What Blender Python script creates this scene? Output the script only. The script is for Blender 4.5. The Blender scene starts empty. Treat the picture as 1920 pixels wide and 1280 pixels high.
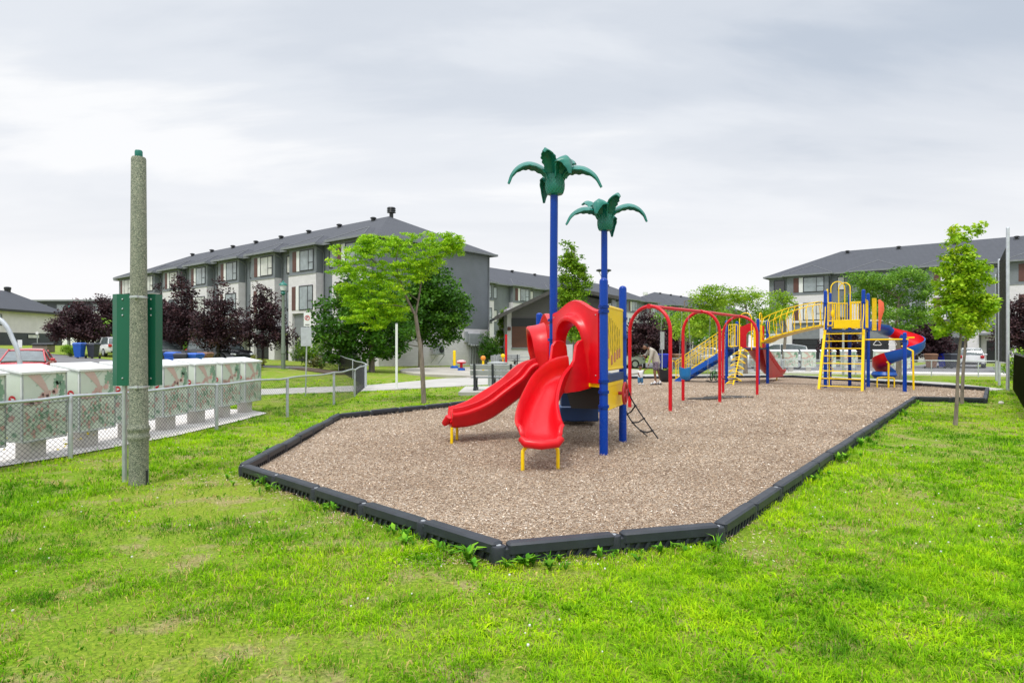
import bpy, bmesh, math, random
import numpy as np
from mathutils import Vector, Matrix, noise as mnoise
R = math.radians
PI = math.pi
random.seed(7)
rng = np.random.default_rng(11)
scene = bpy.context.scene
C = scene.collection

# ------------------------------------------------------------------ camera
F, CX, HY, CH = 1185.0, 960.0, 650.0, 1.6      # focal length in 1920-px units, centre, horizon row, eye height
cam = bpy.data.cameras.new("camera")
cam_o = bpy.data.objects.new("camera", cam); C.objects.link(cam_o)
cam.sensor_width = 36.0; cam.lens = F / 1920 * 36
cam.shift_y = (HY - 640) / 1920
cam.clip_start = 0.05; cam.clip_end = 3000
cam_o.location = (0, 0, CH); cam_o.rotation_euler = (R(90), 0, 0)
scene.camera = cam_o

# ------------------------------------------------------------------ sky
SUN_EL, SUN_AZ = R(60), R(205)
world = bpy.data.worlds.new("World"); scene.world = world; world.use_nodes = True
nt = world.node_tree; nt.nodes.clear()
def N(tree, t, **kw):
    n = tree.nodes.new(t)
    for k, v in kw.items():
        if hasattr(n, k): setattr(n, k, v)
    return n
def mathn(tree, op, a, b=None, c=None, clamp=False):
    n = tree.nodes.new('ShaderNodeMath'); n.operation = op; n.use_clamp = clamp
    for i, v in enumerate((a, b, c)):
        if v is None: continue
        if isinstance(v, (int, float)): n.inputs[i].default_value = v
        else: tree.links.new(v, n.inputs[i])
    return n.outputs[0]
def ramp(tree, fac, stops, interp='LINEAR'):
    n = tree.nodes.new('ShaderNodeValToRGB'); n.color_ramp.interpolation = interp
    el = n.color_ramp.elements
    while len(el) > 1: el.remove(el[-1])
    for i, (p, col) in enumerate(stops):
        e = el[0] if i == 0 else el.new(p)
        e.position = p; e.color = (*col, 1) if len(col) == 3 else col
    tree.links.new(fac, n.inputs[0]); return n.outputs[0]
tc = N(nt, 'ShaderNodeTexCoord'); sep = N(nt, 'ShaderNodeSeparateXYZ'); nt.links.new(tc.outputs['Generated'], sep.inputs[0])
zc = mathn(nt, 'MAXIMUM', sep.outputs[2], 0.0)
den = mathn(nt, 'ADD', zc, 0.16)
cb = N(nt, 'ShaderNodeCombineXYZ')
nt.links.new(mathn(nt, 'MULTIPLY', mathn(nt, 'DIVIDE', sep.outputs[0], den), 0.42), cb.inputs[0])
nt.links.new(mathn(nt, 'DIVIDE', sep.outputs[1], den), cb.inputs[1]); cb.inputs[2].default_value = 3.7
n1 = N(nt, 'ShaderNodeTexNoise'); n1.inputs['Scale'].default_value = 1.5; n1.inputs['Detail'].default_value = 7; n1.inputs['Roughness'].default_value = 0.52; n1.inputs['Distortion'].default_value = 0.3
nt.links.new(cb.outputs[0], n1.inputs['Vector'])
n2 = N(nt, 'ShaderNodeTexNoise'); n2.inputs['Scale'].default_value = 0.6; n2.inputs['Detail'].default_value = 3
nt.links.new(cb.outputs[0], n2.inputs['Vector'])
cl = mathn(nt, 'ADD', mathn(nt, 'MULTIPLY', n1.outputs[0], 0.62), mathn(nt, 'MULTIPLY', n2.outputs[0], 0.38))
cloud = ramp(nt, cl, [(0.37, (0.53, 0.59, 0.68)), (0.46, (0.66, 0.705, 0.775)), (0.53, (0.76, 0.795, 0.85)), (0.60, (0.93, 0.94, 0.955))], 'EASE')
hz = ramp(nt, zc, [(0.0, (1, 1, 1)), (0.10, (0.93, 0.93, 0.93)), (0.22, (0.38, 0.38, 0.38)), (0.36, (0.0, 0.0, 0.0))])
mx = N(nt, 'ShaderNodeMix', data_type='RGBA'); nt.links.new(hz, mx.inputs[0]); nt.links.new(cloud, mx.inputs[6]); mx.inputs[7].default_value = (0.955, 0.95, 0.96, 1)
bright = ramp(nt, zc, [(0.0, (0.5, 0.5, 0.5)), (0.50, (0.5, 0.5, 0.5)), (0.72, (1.1, 1.1, 1.1)), (1.0, (1, 1, 1))])
bm_ = mathn(nt, 'MULTIPLY', bright, 1.56)
sky = N(nt, 'ShaderNodeTexSky'); sky.sky_type = 'NISHITA'; sky.sun_disc = False
sky.sun_elevation = SUN_EL; sky.sun_rotation = SUN_AZ; sky.air_density = 1.0; sky.dust_density = 2.0
bg1 = N(nt, 'ShaderNodeBackground'); nt.links.new(sky.outputs[0], bg1.inputs[0]); bg1.inputs[1].default_value = 0.05
bg2 = N(nt, 'ShaderNodeBackground'); nt.links.new(mx.outputs[2], bg2.inputs[0]); nt.links.new(bm_, bg2.inputs[1])
ms = N(nt, 'ShaderNodeMixShader'); ms.inputs[0].default_value = 0.93
nt.links.new(bg1.outputs[0], ms.inputs[1]); nt.links.new(bg2.outputs[0], ms.inputs[2])
wo = N(nt, 'ShaderNodeOutputWorld'); nt.links.new(ms.outputs[0], wo.inputs[0])
sl = bpy.data.lights.new("sun", 'SUN'); sl.energy = 1.5; sl.angle = R(11); sl.color = (1, 0.96, 0.9)
so = bpy.data.objects.new("sun", sl); C.objects.link(so)
# light travels from azimuth SUN_AZ (behind and above the camera)
sd = Vector((math.sin(SUN_AZ) * math.cos(SUN_EL), math.cos(SUN_AZ) * math.cos(SUN_EL), math.sin(SUN_EL)))
so.rotation_euler = (-sd).to_track_quat('-Z', 'Y').to_euler(); so.location = sd * 60
scene.view_settings.view_transform = 'Standard'; scene.view_settings.look = 'None'
scene.view_settings.exposure = 0.5; scene.view_settings.gamma = 1.0
scene.cycles.max_bounces = 6; scene.cycles.diffuse_bounces = 3; scene.cycles.glossy_bounces = 3
scene.cycles.transparent_max_bounces = 8; scene.cycles.use_denoising = True

# ------------------------------------------------------------------ materials
def S(r, g=None, b=None):
    if g is None:
        h = r.lstrip('#'); r, g, b = (int(h[i:i+2], 16) for i in (0, 2, 4))
    f = lambda c: (c/255/12.92) if c/255 <= 0.04045 else ((c/255+0.055)/1.055)**2.4
    return (f(r), f(g), f(b))
def new_mat(name):
    m = bpy.data.materials.new(name); m.use_nodes = True
    t = m.node_tree; b = t.nodes['Principled BSDF']; return m, t, b
def objco(t, scale=(1, 1, 1)):
    c = t.nodes.new('ShaderNodeTexCoord'); mp = t.nodes.new('ShaderNodeMapping'); mp.inputs['Scale'].default_value = scale
    t.links.new(c.outputs['Object'], mp.inputs[0]); return mp.outputs[0]
def noise(t, vec, scale, detail=4, rough=0.55):
    n = t.nodes.new('ShaderNodeTexNoise'); n.inputs['Scale'].default_value = scale; n.inputs['Detail'].default_value = detail
    n.inputs['Roughness'].default_value = rough; t.links.new(vec, n.inputs['Vector']); return n.outputs[0]
def mixc(t, fac, a, b, blend='MIX'):
    n = t.nodes.new('ShaderNodeMix'); n.data_type = 'RGBA'; n.blend_type = blend
    for i, v in ((0, fac), (6, a), (7, b)):
        if isinstance(v, (int, float)): n.inputs[i].default_value = v
        elif isinstance(v, tuple): n.inputs[i].default_value = (*v[:3], 1)
        else: t.links.new(v, n.inputs[i])
    return n.outputs[2]
def bump(t, b, h, strength=0.3, dist=0.01):
    n = t.nodes.new('ShaderNodeBump'); n.inputs['Strength'].default_value = strength; n.inputs['Distance'].default_value = dist
    t.links.new(h, n.inputs['Height']); t.links.new(n.outputs[0], b.inputs['Normal'])
def M(name, col, rough=0.5, metal=0.0, var=0.12, scale=3.0, bmp=0.0, bscale=40.0, spec=0.5, coat=0.0, streak=False):
    m, t, b = new_mat(name)
    v = objco(t, (1, 1, 0.25) if streak else (1, 1, 1))
    n = noise(t, v, scale, 5, 0.6)
    lo = tuple(c * (1 - var) for c in col); hi = tuple(min(1, c * (1 + var)) for c in col)
    t.links.new(ramp(t, n, [(0.3, lo), (0.7, hi)]), b.inputs['Base Color'])
    rr = mathn(t, 'ADD', mathn(t, 'MULTIPLY', noise(t, v, scale * 4, 3), 0.2), rough - 0.1, clamp=True)
    t.links.new(rr, b.inputs['Roughness'])
    b.inputs['Metallic'].default_value = metal; b.inputs['Specular IOR Level'].default_value = spec
    b.inputs['Coat Weight'].default_value = coat
    if bmp: bump(t, b, noise(t, v, bscale, 4), bmp, 0.01)
    return m
def siding(name, col, pitch=0.14, rough=0.6, dark=0.6):
    m, t, b = new_mat(name)
    v = objco(t)
    s = t.nodes.new('ShaderNodeSeparateXYZ'); t.links.new(v, s.inputs[0])
    fr = mathn(t, 'FRACT', mathn(t, 'DIVIDE', s.outputs[2], pitch))
    gap = ramp(t, fr, [(0.0, (0, 0, 0)), (0.10, (1, 1, 1)), (1.0, (1, 1, 1))])
    n = noise(t, v, 0.8, 5)
    c = ramp(t, n, [(0.3, tuple(x*0.9 for x in col)), (0.7, tuple(x*1.1 for x in col))])
    t.links.new(mixc(t, gap, tuple(x*dark for x in col), c), b.inputs['Base Color'])
    b.inputs['Roughness'].default_value = rough
    bump(t, b, fr, 0.5, 0.02); return m
def bricks(name, col, mortar, bw=0.4, bh=0.19, rough=0.8):
    m, t, b = new_mat(name)
    v = objco(t); s = t.nodes.new('ShaderNodeSeparateXYZ'); t.links.new(v, s.inputs[0])
    cbn = t.nodes.new('ShaderNodeCombineXYZ'); t.links.new(mathn(t, 'ADD', s.outputs[0], s.outputs[1]), cbn.inputs[0]); t.links.new(s.outputs[2], cbn.inputs[1])
    br = t.nodes.new('ShaderNodeTexBrick'); t.links.new(cbn.outputs[0], br.inputs['Vector'])
    br.inputs['Scale'].default_value = 1; br.inputs['Brick Width'].default_value = bw; br.inputs['Row Height'].default_value = bh
    br.inputs['Mortar Size'].default_value = 0.012; br.inputs['Bias'].default_value = -0.2
    br.inputs['Color1'].default_value = (*col, 1); br.inputs['Color2'].default_value = (*[x*0.86 for x in col], 1); br.inputs['Mortar'].default_value = (*mortar, 1)
    n = noise(t, v, 1.2, 4)
    t.links.new(mixc(t, 0.35, br.outputs[0], ramp(t, n, [(0.3, tuple(x*0.8 for x in col)), (0.7, col)])), b.inputs['Base Color'])
    b.inputs['Roughness'].default_value = rough; bump(t, b, br.outputs['Fac'], -0.4, 0.01); return m
def attr_mat(name, rough=0.6, trans=0.0, spec=0.3, mult=(1, 1, 1)):
    m, t, b = new_mat(name)
    a = t.nodes.new('ShaderNodeAttribute'); a.attribute_name = 'tint'
    c = mixc(t, 1.0, a.outputs['Color'], mult, 'MULTIPLY')
    t.links.new(c, b.inputs['Base Color']); b.inputs['Roughness'].default_value = rough; b.inputs['Specular IOR Level'].default_value = spec
    if trans:
        tr = t.nodes.new('ShaderNodeBsdfTranslucent'); t.links.new(c, tr.inputs[0])
        mxs = t.nodes.new('ShaderNodeMixShader'); mxs.inputs[0].default_value = trans
        t.links.new(b.outputs[0], mxs.inputs[1]); t.links.new(tr.outputs[0], mxs.inputs[2])
        t.links.new(mxs.outputs[0], t.nodes['Material Output'].inputs[0])
    return m
red = M('red_plastic', (0.66, 0.003, 0.010), 0.32, var=0.13, scale=2.2, spec=0.35)
red_pipe = M('red_paint', (0.58, 0.004, 0.014), 0.3, var=0.05, spec=0.4)
blue = M('blue_paint', (0.0008, 0.042, 0.32), 0.26, var=0.08, spec=0.28)
blue_pl = M('blue_plastic', (0.004, 0.085, 0.42), 0.35, var=0.08)
yellow = M('yellow_paint', (0.93, 0.62, 0.004), 0.35, var=0.05, spec=0.35)
navy = M('navy_deck', (0.012, 0.045, 0.14), 0.5)
teal = M('teal_plastic', (0.006, 0.165, 0.130), 0.36, var=0.2, scale=6)
black_pl = M('black_plastic', (0.022, 0.027, 0.036), 0.5, var=0.3, scale=5, bmp=0.12, bscale=30)
black_r = M('black_rubber', (0.015, 0.015, 0.017), 0.8, bmp=0.2)
black_m = M('black_vinyl', (0.02, 0.02, 0.022), 0.5)
galv = M('galvanised_steel', (0.50, 0.53, 0.56), 0.42, 0.55, var=0.12, scale=9)
steel = M('steel_chain', (0.45, 0.46, 0.48), 0.35, 0.8)
white_p = M('white_paint', (0.76, 0.77, 0.77), 0.45, var=0.05)
grey_p = M('grey_paint', (0.32, 0.34, 0.36), 0.5)
green_p = M('green_paint', (0.002, 0.115, 0.064), 0.35, var=0.07, scale=2)
dark_p = M('dark_paint', (0.02, 0.022, 0.026), 0.45)
brown_p = M('brown_panel', (0.11, 0.045, 0.036), 0.55)
conc = M('concrete', (0.60, 0.575, 0.53), 0.85, var=0.12, scale=1.2, bmp=0.15, bscale=60)
siding_g = siding('grey_siding', (0.185, 0.205, 0.225), 0.16)
siding_d = siding('dark_siding', (0.05, 0.055, 0.072), 0.16)
siding_p = siding('pavilion_siding', (0.13, 0.125, 0.125), 0.22)
siding_w = siding('white_siding', (0.74, 0.68, 0.74), 0.12, dark=0.85)
brick_w = bricks('white_brick', (0.72, 0.695, 0.72), (0.60, 0.58, 0.60))
shing = bricks('roof_shingles', (0.080, 0.086, 0.102), (0.03, 0.034, 0.043), 0.5, 0.16, 0.9)
trimm = M('grey_trim', (0.21, 0.225, 0.24), 0.5)
glass = M('window_glass', (0.26, 0.30, 0.32), 0.08, var=0.45, scale=0.7, spec=0.9)
car_glass = M('car_glass', (0.10, 0.125, 0.13), 0.05, var=0.3, spec=1.0)
glass_d = M('dark_glass', (0.03, 0.035, 0.04), 0.06, var=0.3, spec=0.9)
curtain = M('window_blind', (0.60, 0.60, 0.57), 0.35, var=0.2, scale=1.1, spec=0.8)
skin_b = M('brown_skin', (0.20, 0.095, 0.055), 0.5)
bark = M('bark', (0.20, 0.165, 0.135), 0.9, var=0.4, scale=14, bmp=0.6, bscale=30, streak=True)
bark_d = M('dark_bark', (0.07, 0.055, 0.05), 0.9, var=0.3, scale=14, bmp=0.5, bscale=30)

# ------------------------------------------------------------------ mesh helpers
ORG = {}
class MB:
    def __init__(s): s.v = []; s.f = []; s.mi = []; s.m = 0
    def add(s, vs, fs):
        k = len(s.v); s.v.extend([tuple(p) for p in vs]); s.f.extend([tuple(i + k for i in f) for f in fs]); s.mi.extend([s.m] * len(fs)); return s
    def box(s, a, b, ch=0.0):
        x0, y0, z0 = a; x1, y1, z1 = b
        return s.obox(((x0+x1)/2, (y0+y1)/2, (z0+z1)/2), (1, 0, 0), (0, 1, 0), (x1-x0, y1-y0, z1-z0), ch)
    def obox(s, c, ux, uy, size, ch=0.0):
        """box with centre c, axes ux, uy and ux x uy; ch chamfers the edges"""
        c = Vector(c); ux = Vector(ux).normalized(); uy = Vector(uy); uy = (uy - ux * uy.dot(ux)).normalized(); uz = ux.cross(uy)
        h = [abs(q) / 2 for q in size]
        if ch <= 0:
            vs = [c + ux*h[0]*i + uy*h[1]*j + uz*h[2]*k for k in (-1, 1) for j in (-1, 1) for i in (-1, 1)]
            return s.add(vs, [(0, 2, 3, 1), (4, 5, 7, 6), (0, 1, 5, 4), (2, 6, 7, 3), (0, 4, 6, 2), (1, 3, 7, 5)])
        ch = min(ch, min(h) * 0.9); rings = []
        for zz, ins in ((-h[2], ch), (-h[2]+ch, 0), (h[2]-ch, 0), (h[2], ch)):
            a, b = h[0]-ins, h[1]-ins; k = ch if ins == 0 else ch * 0.6
            rings.append([c + ux*p + uy*q + uz*zz for p, q in ((-a+k, -b), (a-k, -b), (a, -b+k), (a, b-k), (a-k, b), (-a+k, b), (-a, b-k), (-a, -b+k))])
        return s.loft(rings, True, True)
    def loft(s, rings, closed=True, caps=True):
        n = len(rings[0]); vs = [p for r in rings for p in r]; fs = []
        for i in range(len(rings) - 1):
            for j in range(n if closed else n - 1):
                a = i*n + j; b = i*n + (j+1) % n; fs.append((a, b, b+n, a+n))
        if caps: fs.append(tuple(reversed(range(n)))); fs.append(tuple((len(rings)-1)*n + j for j in range(n)))
        return s.add(vs, fs)
    def tube(s, pts, r, n=8, caps=True, dome=False):
        P = [Vector(p) for p in pts]; k = len(P)
        rr = list(r) if isinstance(r, (list, tuple)) else [r] * k
        T = []
        for i in range(k):
            a = P[max(0, i-1)]; b = P[min(k-1, i+1)]; t = (b - a); T.append(t.normalized() if t.length > 1e-9 else Vector((0, 0, 1)))
        ref = Vector((0, 0, 1)) if abs(T[0].z) < 0.9 else Vector((1, 0, 0))
        u = ref.cross(T[0]).normalized(); rings = []
        for i in range(k):
            u = (u - T[i] * u.dot(T[i])).normalized(); w = T[i].cross(u)
            rings.append([P[i] + (u*math.cos(q) + w*math.sin(q)) * rr[i] for q in [2*PI*j/n for j in range(n)]])
        if dome:
            e = P[-1]; t = T[-1]; w = t.cross(u)
            for q in (25, 50, 70, 84):
                rad = rr[-1]*math.cos(R(q)); rings.append([e + t*rr[-1]*0.8*math.sin(R(q)) + (u*math.cos(g) + w*math.sin(g))*rad for g in [2*PI*j/n for j in range(n)]])
        return s.loft(rings, True, caps)
    def lathe(s, prof, c=(0, 0, 0), n=16, caps=True):
        return s.loft([[(c[0] + r*math.cos(2*PI*j/n), c[1] + r*math.sin(2*PI*j/n), c[2] + z) for j in range(n)] for r, z in prof], True, caps)
    def ball(s, c, r, n=10, sc=(1, 1, 1)):
        rings = []
        for i in range(1, n//2 + 1):
            a = -PI/2 + PI*i/(n//2 + 1)
            rings.append([(c[0] + r*sc[0]*math.cos(a)*math.cos(2*PI*j/n), c[1] + r*sc[1]*math.cos(a)*math.sin(2*PI*j/n), c[2] + r*sc[2]*math.sin(a)) for j in range(n)])
        return s.loft(rings, True, True)
    def prism(s, poly, z0, z1):
        k = len(poly); vs = [(x, y, z0) for x, y in poly] + [(x, y, z1) for x, y in poly]
        return s.add(vs, [tuple(reversed(range(k))), tuple(range(k, 2*k))] + [(i, (i+1) % k, (i+1) % k + k, i + k) for i in range(k)])
    def plate(s, O, ux, uy, poly, th):
        """polygon in the plane (O, ux, uy), thickness th along ux x uy"""
        O = Vector(O); ux = Vector(ux); uy = Vector(uy); uz = ux.cross(uy).normalized(); k = len(poly)
        vs = [O + ux*a + uy*b for a, b in poly] + [O + ux*a + uy*b + uz*th for a, b in poly]
        return s.add(vs, [tuple(reversed(range(k))), tuple(range(k, 2*k))] + [(i, (i+1) % k, (i+1) % k + k, i + k) for i in range(k)])
    def build(s, name, mat, parent=None, org=None, smooth=35, label=None, bevel=0, sub=0):
        if org is None: org = ORG.get(parent.name, (0, 0, 0)) if parent is not None else (0, 0, 0)
        me = bpy.data.meshes.new(name)
        ox, oy, oz = org
        me.from_pydata([(x-ox, y-oy, z-oz) for x, y, z in s.v], [], s.f)
        for mm in (mat if isinstance(mat, (list, tuple)) else [mat]): me.materials.append(mm)
        if any(s.mi): me.polygons.foreach_set('material_index', s.mi)
        b = bmesh.new(); b.from_mesh(me); bmesh.ops.recalc_face_normals(b, faces=b.faces); b.to_mesh(me); b.free()
        if smooth:
            me.polygons.foreach_set('use_smooth', [True] * len(me.polygons)); me.set_sharp_from_angle(angle=R(smooth))
        me.update()
        o = bpy.data.objects.new(name, me); C.objects.link(o)
        if parent is not None: o.parent = parent
        else: o.location = org
        ORG[o.name] = org
        if label: o['label'] = label
        if bevel:
            md = o.modifiers.new('bevel', 'BEVEL'); md.width = bevel; md.segments = 2; md.limit_method = 'ANGLE'
        if sub:
            md = o.modifiers.new('sub', 'SUBSURF'); md.levels = sub; md.render_levels = sub
        return o
def tag(o, label=None, cat=None, group=None, kind=None):
    for k, v in (('label', label), ('category', cat), ('group', group), ('kind', kind)):
        if v: o[k] = v
    return o
def thing(name, label, cat, loc=(0, 0, 0), group=None, world_coords=True, rz=0):
    """Empty at the thing's base; with world_coords the parts are given in scene coordinates"""
    o = bpy.data.objects.new(name, None); C.objects.link(o); o.location = loc; o.rotation_euler = (0, 0, rz); o.empty_display_size = 0.3
    ORG[o.name] = tuple(loc) if world_coords else (0, 0, 0)
    return tag(o, label, cat, group)
def copy_tree(o, parent=None):
    c = o.copy(); C.objects.link(c); c.parent = parent
    for ch in list(o.children): copy_tree(ch, c)
    return c
def part(name, mat, parent, fn, **kw):
    m = MB(); fn(m); return m.build(name, mat, parent, **kw)
def G(px, py, z=0.0):
    D = (CH - z) * F / (py - HY); return Vector(((px - CX) / F * D, D, z))
def PX(px, D): return (px - CX) / F * D
def PZ(py, D): return CH + (HY - py) / F * D
def cr(pts, n=6):
    """Catmull-Rom through the points"""
    P = [Vector(p) for p in pts]; P = [P[0]*2 - P[1]] + P + [P[-1]*2 - P[-2]]; out = []
    for i in range(1, len(P) - 2):
        for k in range(n):
            t = k / n; a, b, c, d = P[i-1:i+3]
            out.append(0.5*((2*b) + (c-a)*t + (2*a-5*b+4*c-d)*t*t + (3*b-a-3*c+d)*t**3))
    out.append(P[-2]); return out
def sstep(a, b, x):
    t = min(1, max(0, (x-a)/(b-a))); return t*t*(3-2*t)
def H(x, y):
    """height of the land: it rises gently across the street"""
    return 0.031 * max(0.0, -x - 5) * sstep(20, 38, y)
def np_pip(x, y, poly):
    ins = np.zeros(len(x), bool); n = len(poly)
    for i in range(n):
        x0, y0 = poly[i]; x1, y1 = poly[(i+1) % n]
        c = ((y0 > y) != (y1 > y)) & (x < (x1-x0)*(y-y0)/((y1-y0) if y1 != y0 else 1e-9) + x0); ins ^= c
    return ins
def np_noise(x, y, sc, seed=0):
    """smooth value noise, vectorised"""
    g = np.random.default_rng(seed).random((256, 256)); x = x*sc; y = y*sc
    xi = np.floor(x).astype(int); yi = np.floor(y).astype(int); fx = x-xi; fy = y-yi; fx = fx*fx*(3-2*fx); fy = fy*fy*(3-2*fy)
    a = g[xi % 256, yi % 256]; b = g[(xi+1) % 256, yi % 256]; c = g[xi % 256, (yi+1) % 256]; d = g[(xi+1) % 256, (yi+1) % 256]
    return (a*(1-fx)+b*fx)*(1-fy) + (c*(1-fx)+d*fx)*fy
def np_mesh(name, V, faces_flat, loop_sizes, tint, mat, parent=None, smooth=False):
    """fast mesh from arrays; V n x 3, faces given as flat vertex indices with sizes, tint n x 3 per vertex"""
    me = bpy.data.meshes.new(name); me.vertices.add(len(V)); me.vertices.foreach_set('co', V.astype(np.float32).ravel())
    me.loops.add(len(faces_flat)); me.loops.foreach_set('vertex_index', faces_flat.astype(np.int32))
    st = np.concatenate([[0], np.cumsum(loop_sizes)[:-1]]).astype(np.int32)
    me.polygons.add(len(loop_sizes)); me.polygons.foreach_set('loop_start', st)
    if smooth: me.polygons.foreach_set('use_smooth', np.ones(len(loop_sizes), bool))
    me.update(calc_edges=True)
    if tint is not None:
        at = me.color_attributes.new('tint', 'FLOAT_COLOR', 'POINT')
        at.data.foreach_set('color', np.concatenate([tint, np.ones((len(tint), 1))], 1).astype(np.float32).ravel())
    me.materials.append(mat); me.validate()
    o = bpy.data.objects.new(name, me); C.objects.link(o)
    if parent is not None: o.parent = parent
    return o
# ------------------------------------------------------------------ ground and sheets
def H2(x, y): return min(H(x, y), 1.9)
U = Vector((-0.78, 0.626, 0)); V_ = Vector((0.626, 0.78, 0))
def lawn_material():
    m, t, b = new_mat('lawn_soil'); v = objco(t)
    big = noise(t, v, 0.35, 4); mid = noise(t, v, 2.2, 6, 0.65); fine = noise(t, v, 38, 4, 0.7)
    g = ramp(t, fine, [(0.25, (0.06, 0.11, 0.008)), (0.5, (0.17, 0.285, 0.018)), (0.75, (0.34, 0.45, 0.03))])
    g2 = ramp(t, fine, [(0.25, (0.09, 0.12, 0.012)), (0.5, (0.22, 0.30, 0.025)), (0.75, (0.40, 0.46, 0.05))])
    c = mixc(t, ramp(t, big, [(0.42, (0, 0, 0)), (0.6, (1, 1, 1))]), g, g2)
    soil = ramp(t, fine, [(0.3, (0.16, 0.13, 0.05)), (0.7, (0.50, 0.42, 0.20))])
    c = mixc(t, ramp(t, mid, [(0.50, (0, 0, 0)), (0.63, (0.85, 0.85, 0.85))]), c, soil)
    t.links.new(c, b.inputs['Base Color']); b.inputs['Roughness'].default_value = 0.95; b.inputs['Specular IOR Level'].default_value = 0.15
    bump(t, b, fine, 0.8, 0.03); return m
def chip_material():
    m, t, b = new_mat('wood_chip_bed'); v = objco(t)
    vo = t.nodes.new('ShaderNodeTexVoronoi'); vo.inputs['Scale'].default_value = 75; vo.inputs['Randomness'].default_value = 1
    nz = t.nodes.new('ShaderNodeTexNoise'); nz.inputs['Scale'].default_value = 14; t.links.new(v, nz.inputs['Vector'])
    t.links.new(mixc(t, 0.06, v, nz.outputs['Color'], 'ADD'), vo.inputs['Vector'])
    sp = t.nodes.new('ShaderNodeSeparateColor'); t.links.new(vo.outputs['Color'], sp.inputs[0])
    col = ramp(t, sp.outputs[0], [(0.0, (0.10, 0.06, 0.038)), (0.2, (0.28, 0.19, 0.125)), (0.55, (0.45, 0.345, 0.25)), (0.9, (0.60, 0.50, 0.39)), (1.0, (0.72, 0.65, 0.55))])
    big = noise(t, v, 0.55, 5, 0.6)
    col = mixc(t, ramp(t, big, [(0.40, (0, 0, 0)), (0.62, (0.42, 0.42, 0.42))]), col, (0.22, 0.15, 0.10), 'MIX')
    t.links.new(col, b.inputs['Base Color']); b.inputs['Roughness'].default_value = 0.95; b.inputs['Specular IOR Level'].default_value = 0.2
    bump(t, b, mathn(t, 'ADD', sp.outputs[0], vo.outputs['Distance']), 0.7, 0.02); return m
lawn_m = lawn_material(); chip_m = chip_material()
asph = M('asphalt', (0.17, 0.168, 0.172), 0.9, var=0.22, scale=0.7, bmp=0.3, bscale=90)
path_m = M('path_concrete', (0.44, 0.425, 0.395), 0.9, var=0.12, scale=0.9, bmp=0.2, bscale=70)
slab_m = M('white_concrete', (0.66, 0.63, 0.60), 0.9, var=0.1, scale=1.5, bmp=0.2, bscale=60)
soil_m = M('mulch_soil', (0.10, 0.07, 0.05), 0.95, var=0.4, scale=8, bmp=0.5)
def lines(a, b, st): return [a + (b-a)*i/round((b-a)/st) for i in range(round((b-a)/st)+1)]
xs = [-1500, -700, -350, -200, -140] + lines(-104, 60, 4) + [90, 150, 300, 700, 1500]
ys = [-300, -80, -20] + lines(0, 120, 4) + [140, 180, 260, 500, 900, 1800]
g = MB(); g.v = [(x, y, H2(x, y)) for y in ys for x in xs]
nx = len(xs); g.f = [(j*nx+i, j*nx+i+1, (j+1)*nx+i+1, (j+1)*nx+i) for j in range(len(ys)-1) for i in range(nx-1)]; g.mi = [0]*len(g.f)
tag(g.build('lawn_ground', lawn_m), 'green lawn reaching to the houses and beyond', kind='structure')
def sheet(name, poly, off, mat, label, thick=0.0, kind='structure'):
    b = bmesh.new(); vs = [b.verts.new((x, y, 0)) for x, y in poly]; b.faces.new(vs)
    x0, x1 = min(p[0] for p in poly), max(p[0] for p in poly); y0, y1 = min(p[1] for p in poly), max(p[1] for p in poly)
    if x0 < -5 and y1 > 16:
        for q in [q for q in xs if x0 < q < x1]: bmesh.ops.bisect_plane(b, geom=b.verts[:]+b.edges[:]+b.faces[:], plane_co=(q, 0, 0), plane_no=(1, 0, 0))
        for q in [q for q in ys if y0 < q < y1]: bmesh.ops.bisect_plane(b, geom=b.verts[:]+b.edges[:]+b.faces[:], plane_co=(0, q, 0), plane_no=(0, 1, 0))
    for v in b.verts: v.co.z = H2(v.co.x, v.co.y) + off
    bmesh.ops.triangulate(b, faces=[f for f in b.faces if len(f.verts) > 4])
    bmesh.ops.recalc_face_normals(b, faces=b.faces)
    for f in b.faces:
        if f.normal.z < 0: f.normal_flip()
    me = bpy.data.meshes.new(name); b.to_mesh(me); b.free(); me.materials.append(mat)
    o = bpy.data.objects.new(name, me); C.objects.link(o)
    if thick:
        md = o.modifiers.new('slab', 'SOLIDIFY'); md.thickness = thick; md.offset = -1
    return tag(o, label, kind=kind)
BORDER = [(-0.10, 4.67), (1.68, 5.17), (11.8, 18.5), (13.4, 17.9), (17.0, 22.6), (16.2, 26.0), (14.3, 32.3), (5.74, 31.0), (-0.54, 17.8), (-3.76, 13.75), (-3.33, 7.84)]
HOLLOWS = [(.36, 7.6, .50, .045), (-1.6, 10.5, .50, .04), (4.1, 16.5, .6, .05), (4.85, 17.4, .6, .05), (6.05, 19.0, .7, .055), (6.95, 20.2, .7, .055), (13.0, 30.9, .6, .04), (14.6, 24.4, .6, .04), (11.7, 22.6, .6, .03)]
def chip_z(x, y):
    """relief of the chip bed: scooped out at slide ends and beneath the swings, slightly heaped between"""
    z = 0.030 + (np_noise(np.array([x]), np.array([y]), .9, 61)[0] - .5)*.035
    for hx, hy, hr, hd in HOLLOWS: z -= hd*math.exp(-((x-hx)**2 + (y-hy)**2)/hr**2) - .35*hd*math.exp(-((x-hx)**2 + (y-hy)**2)/(2.2*hr)**2)
    return max(z, .012)
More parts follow.
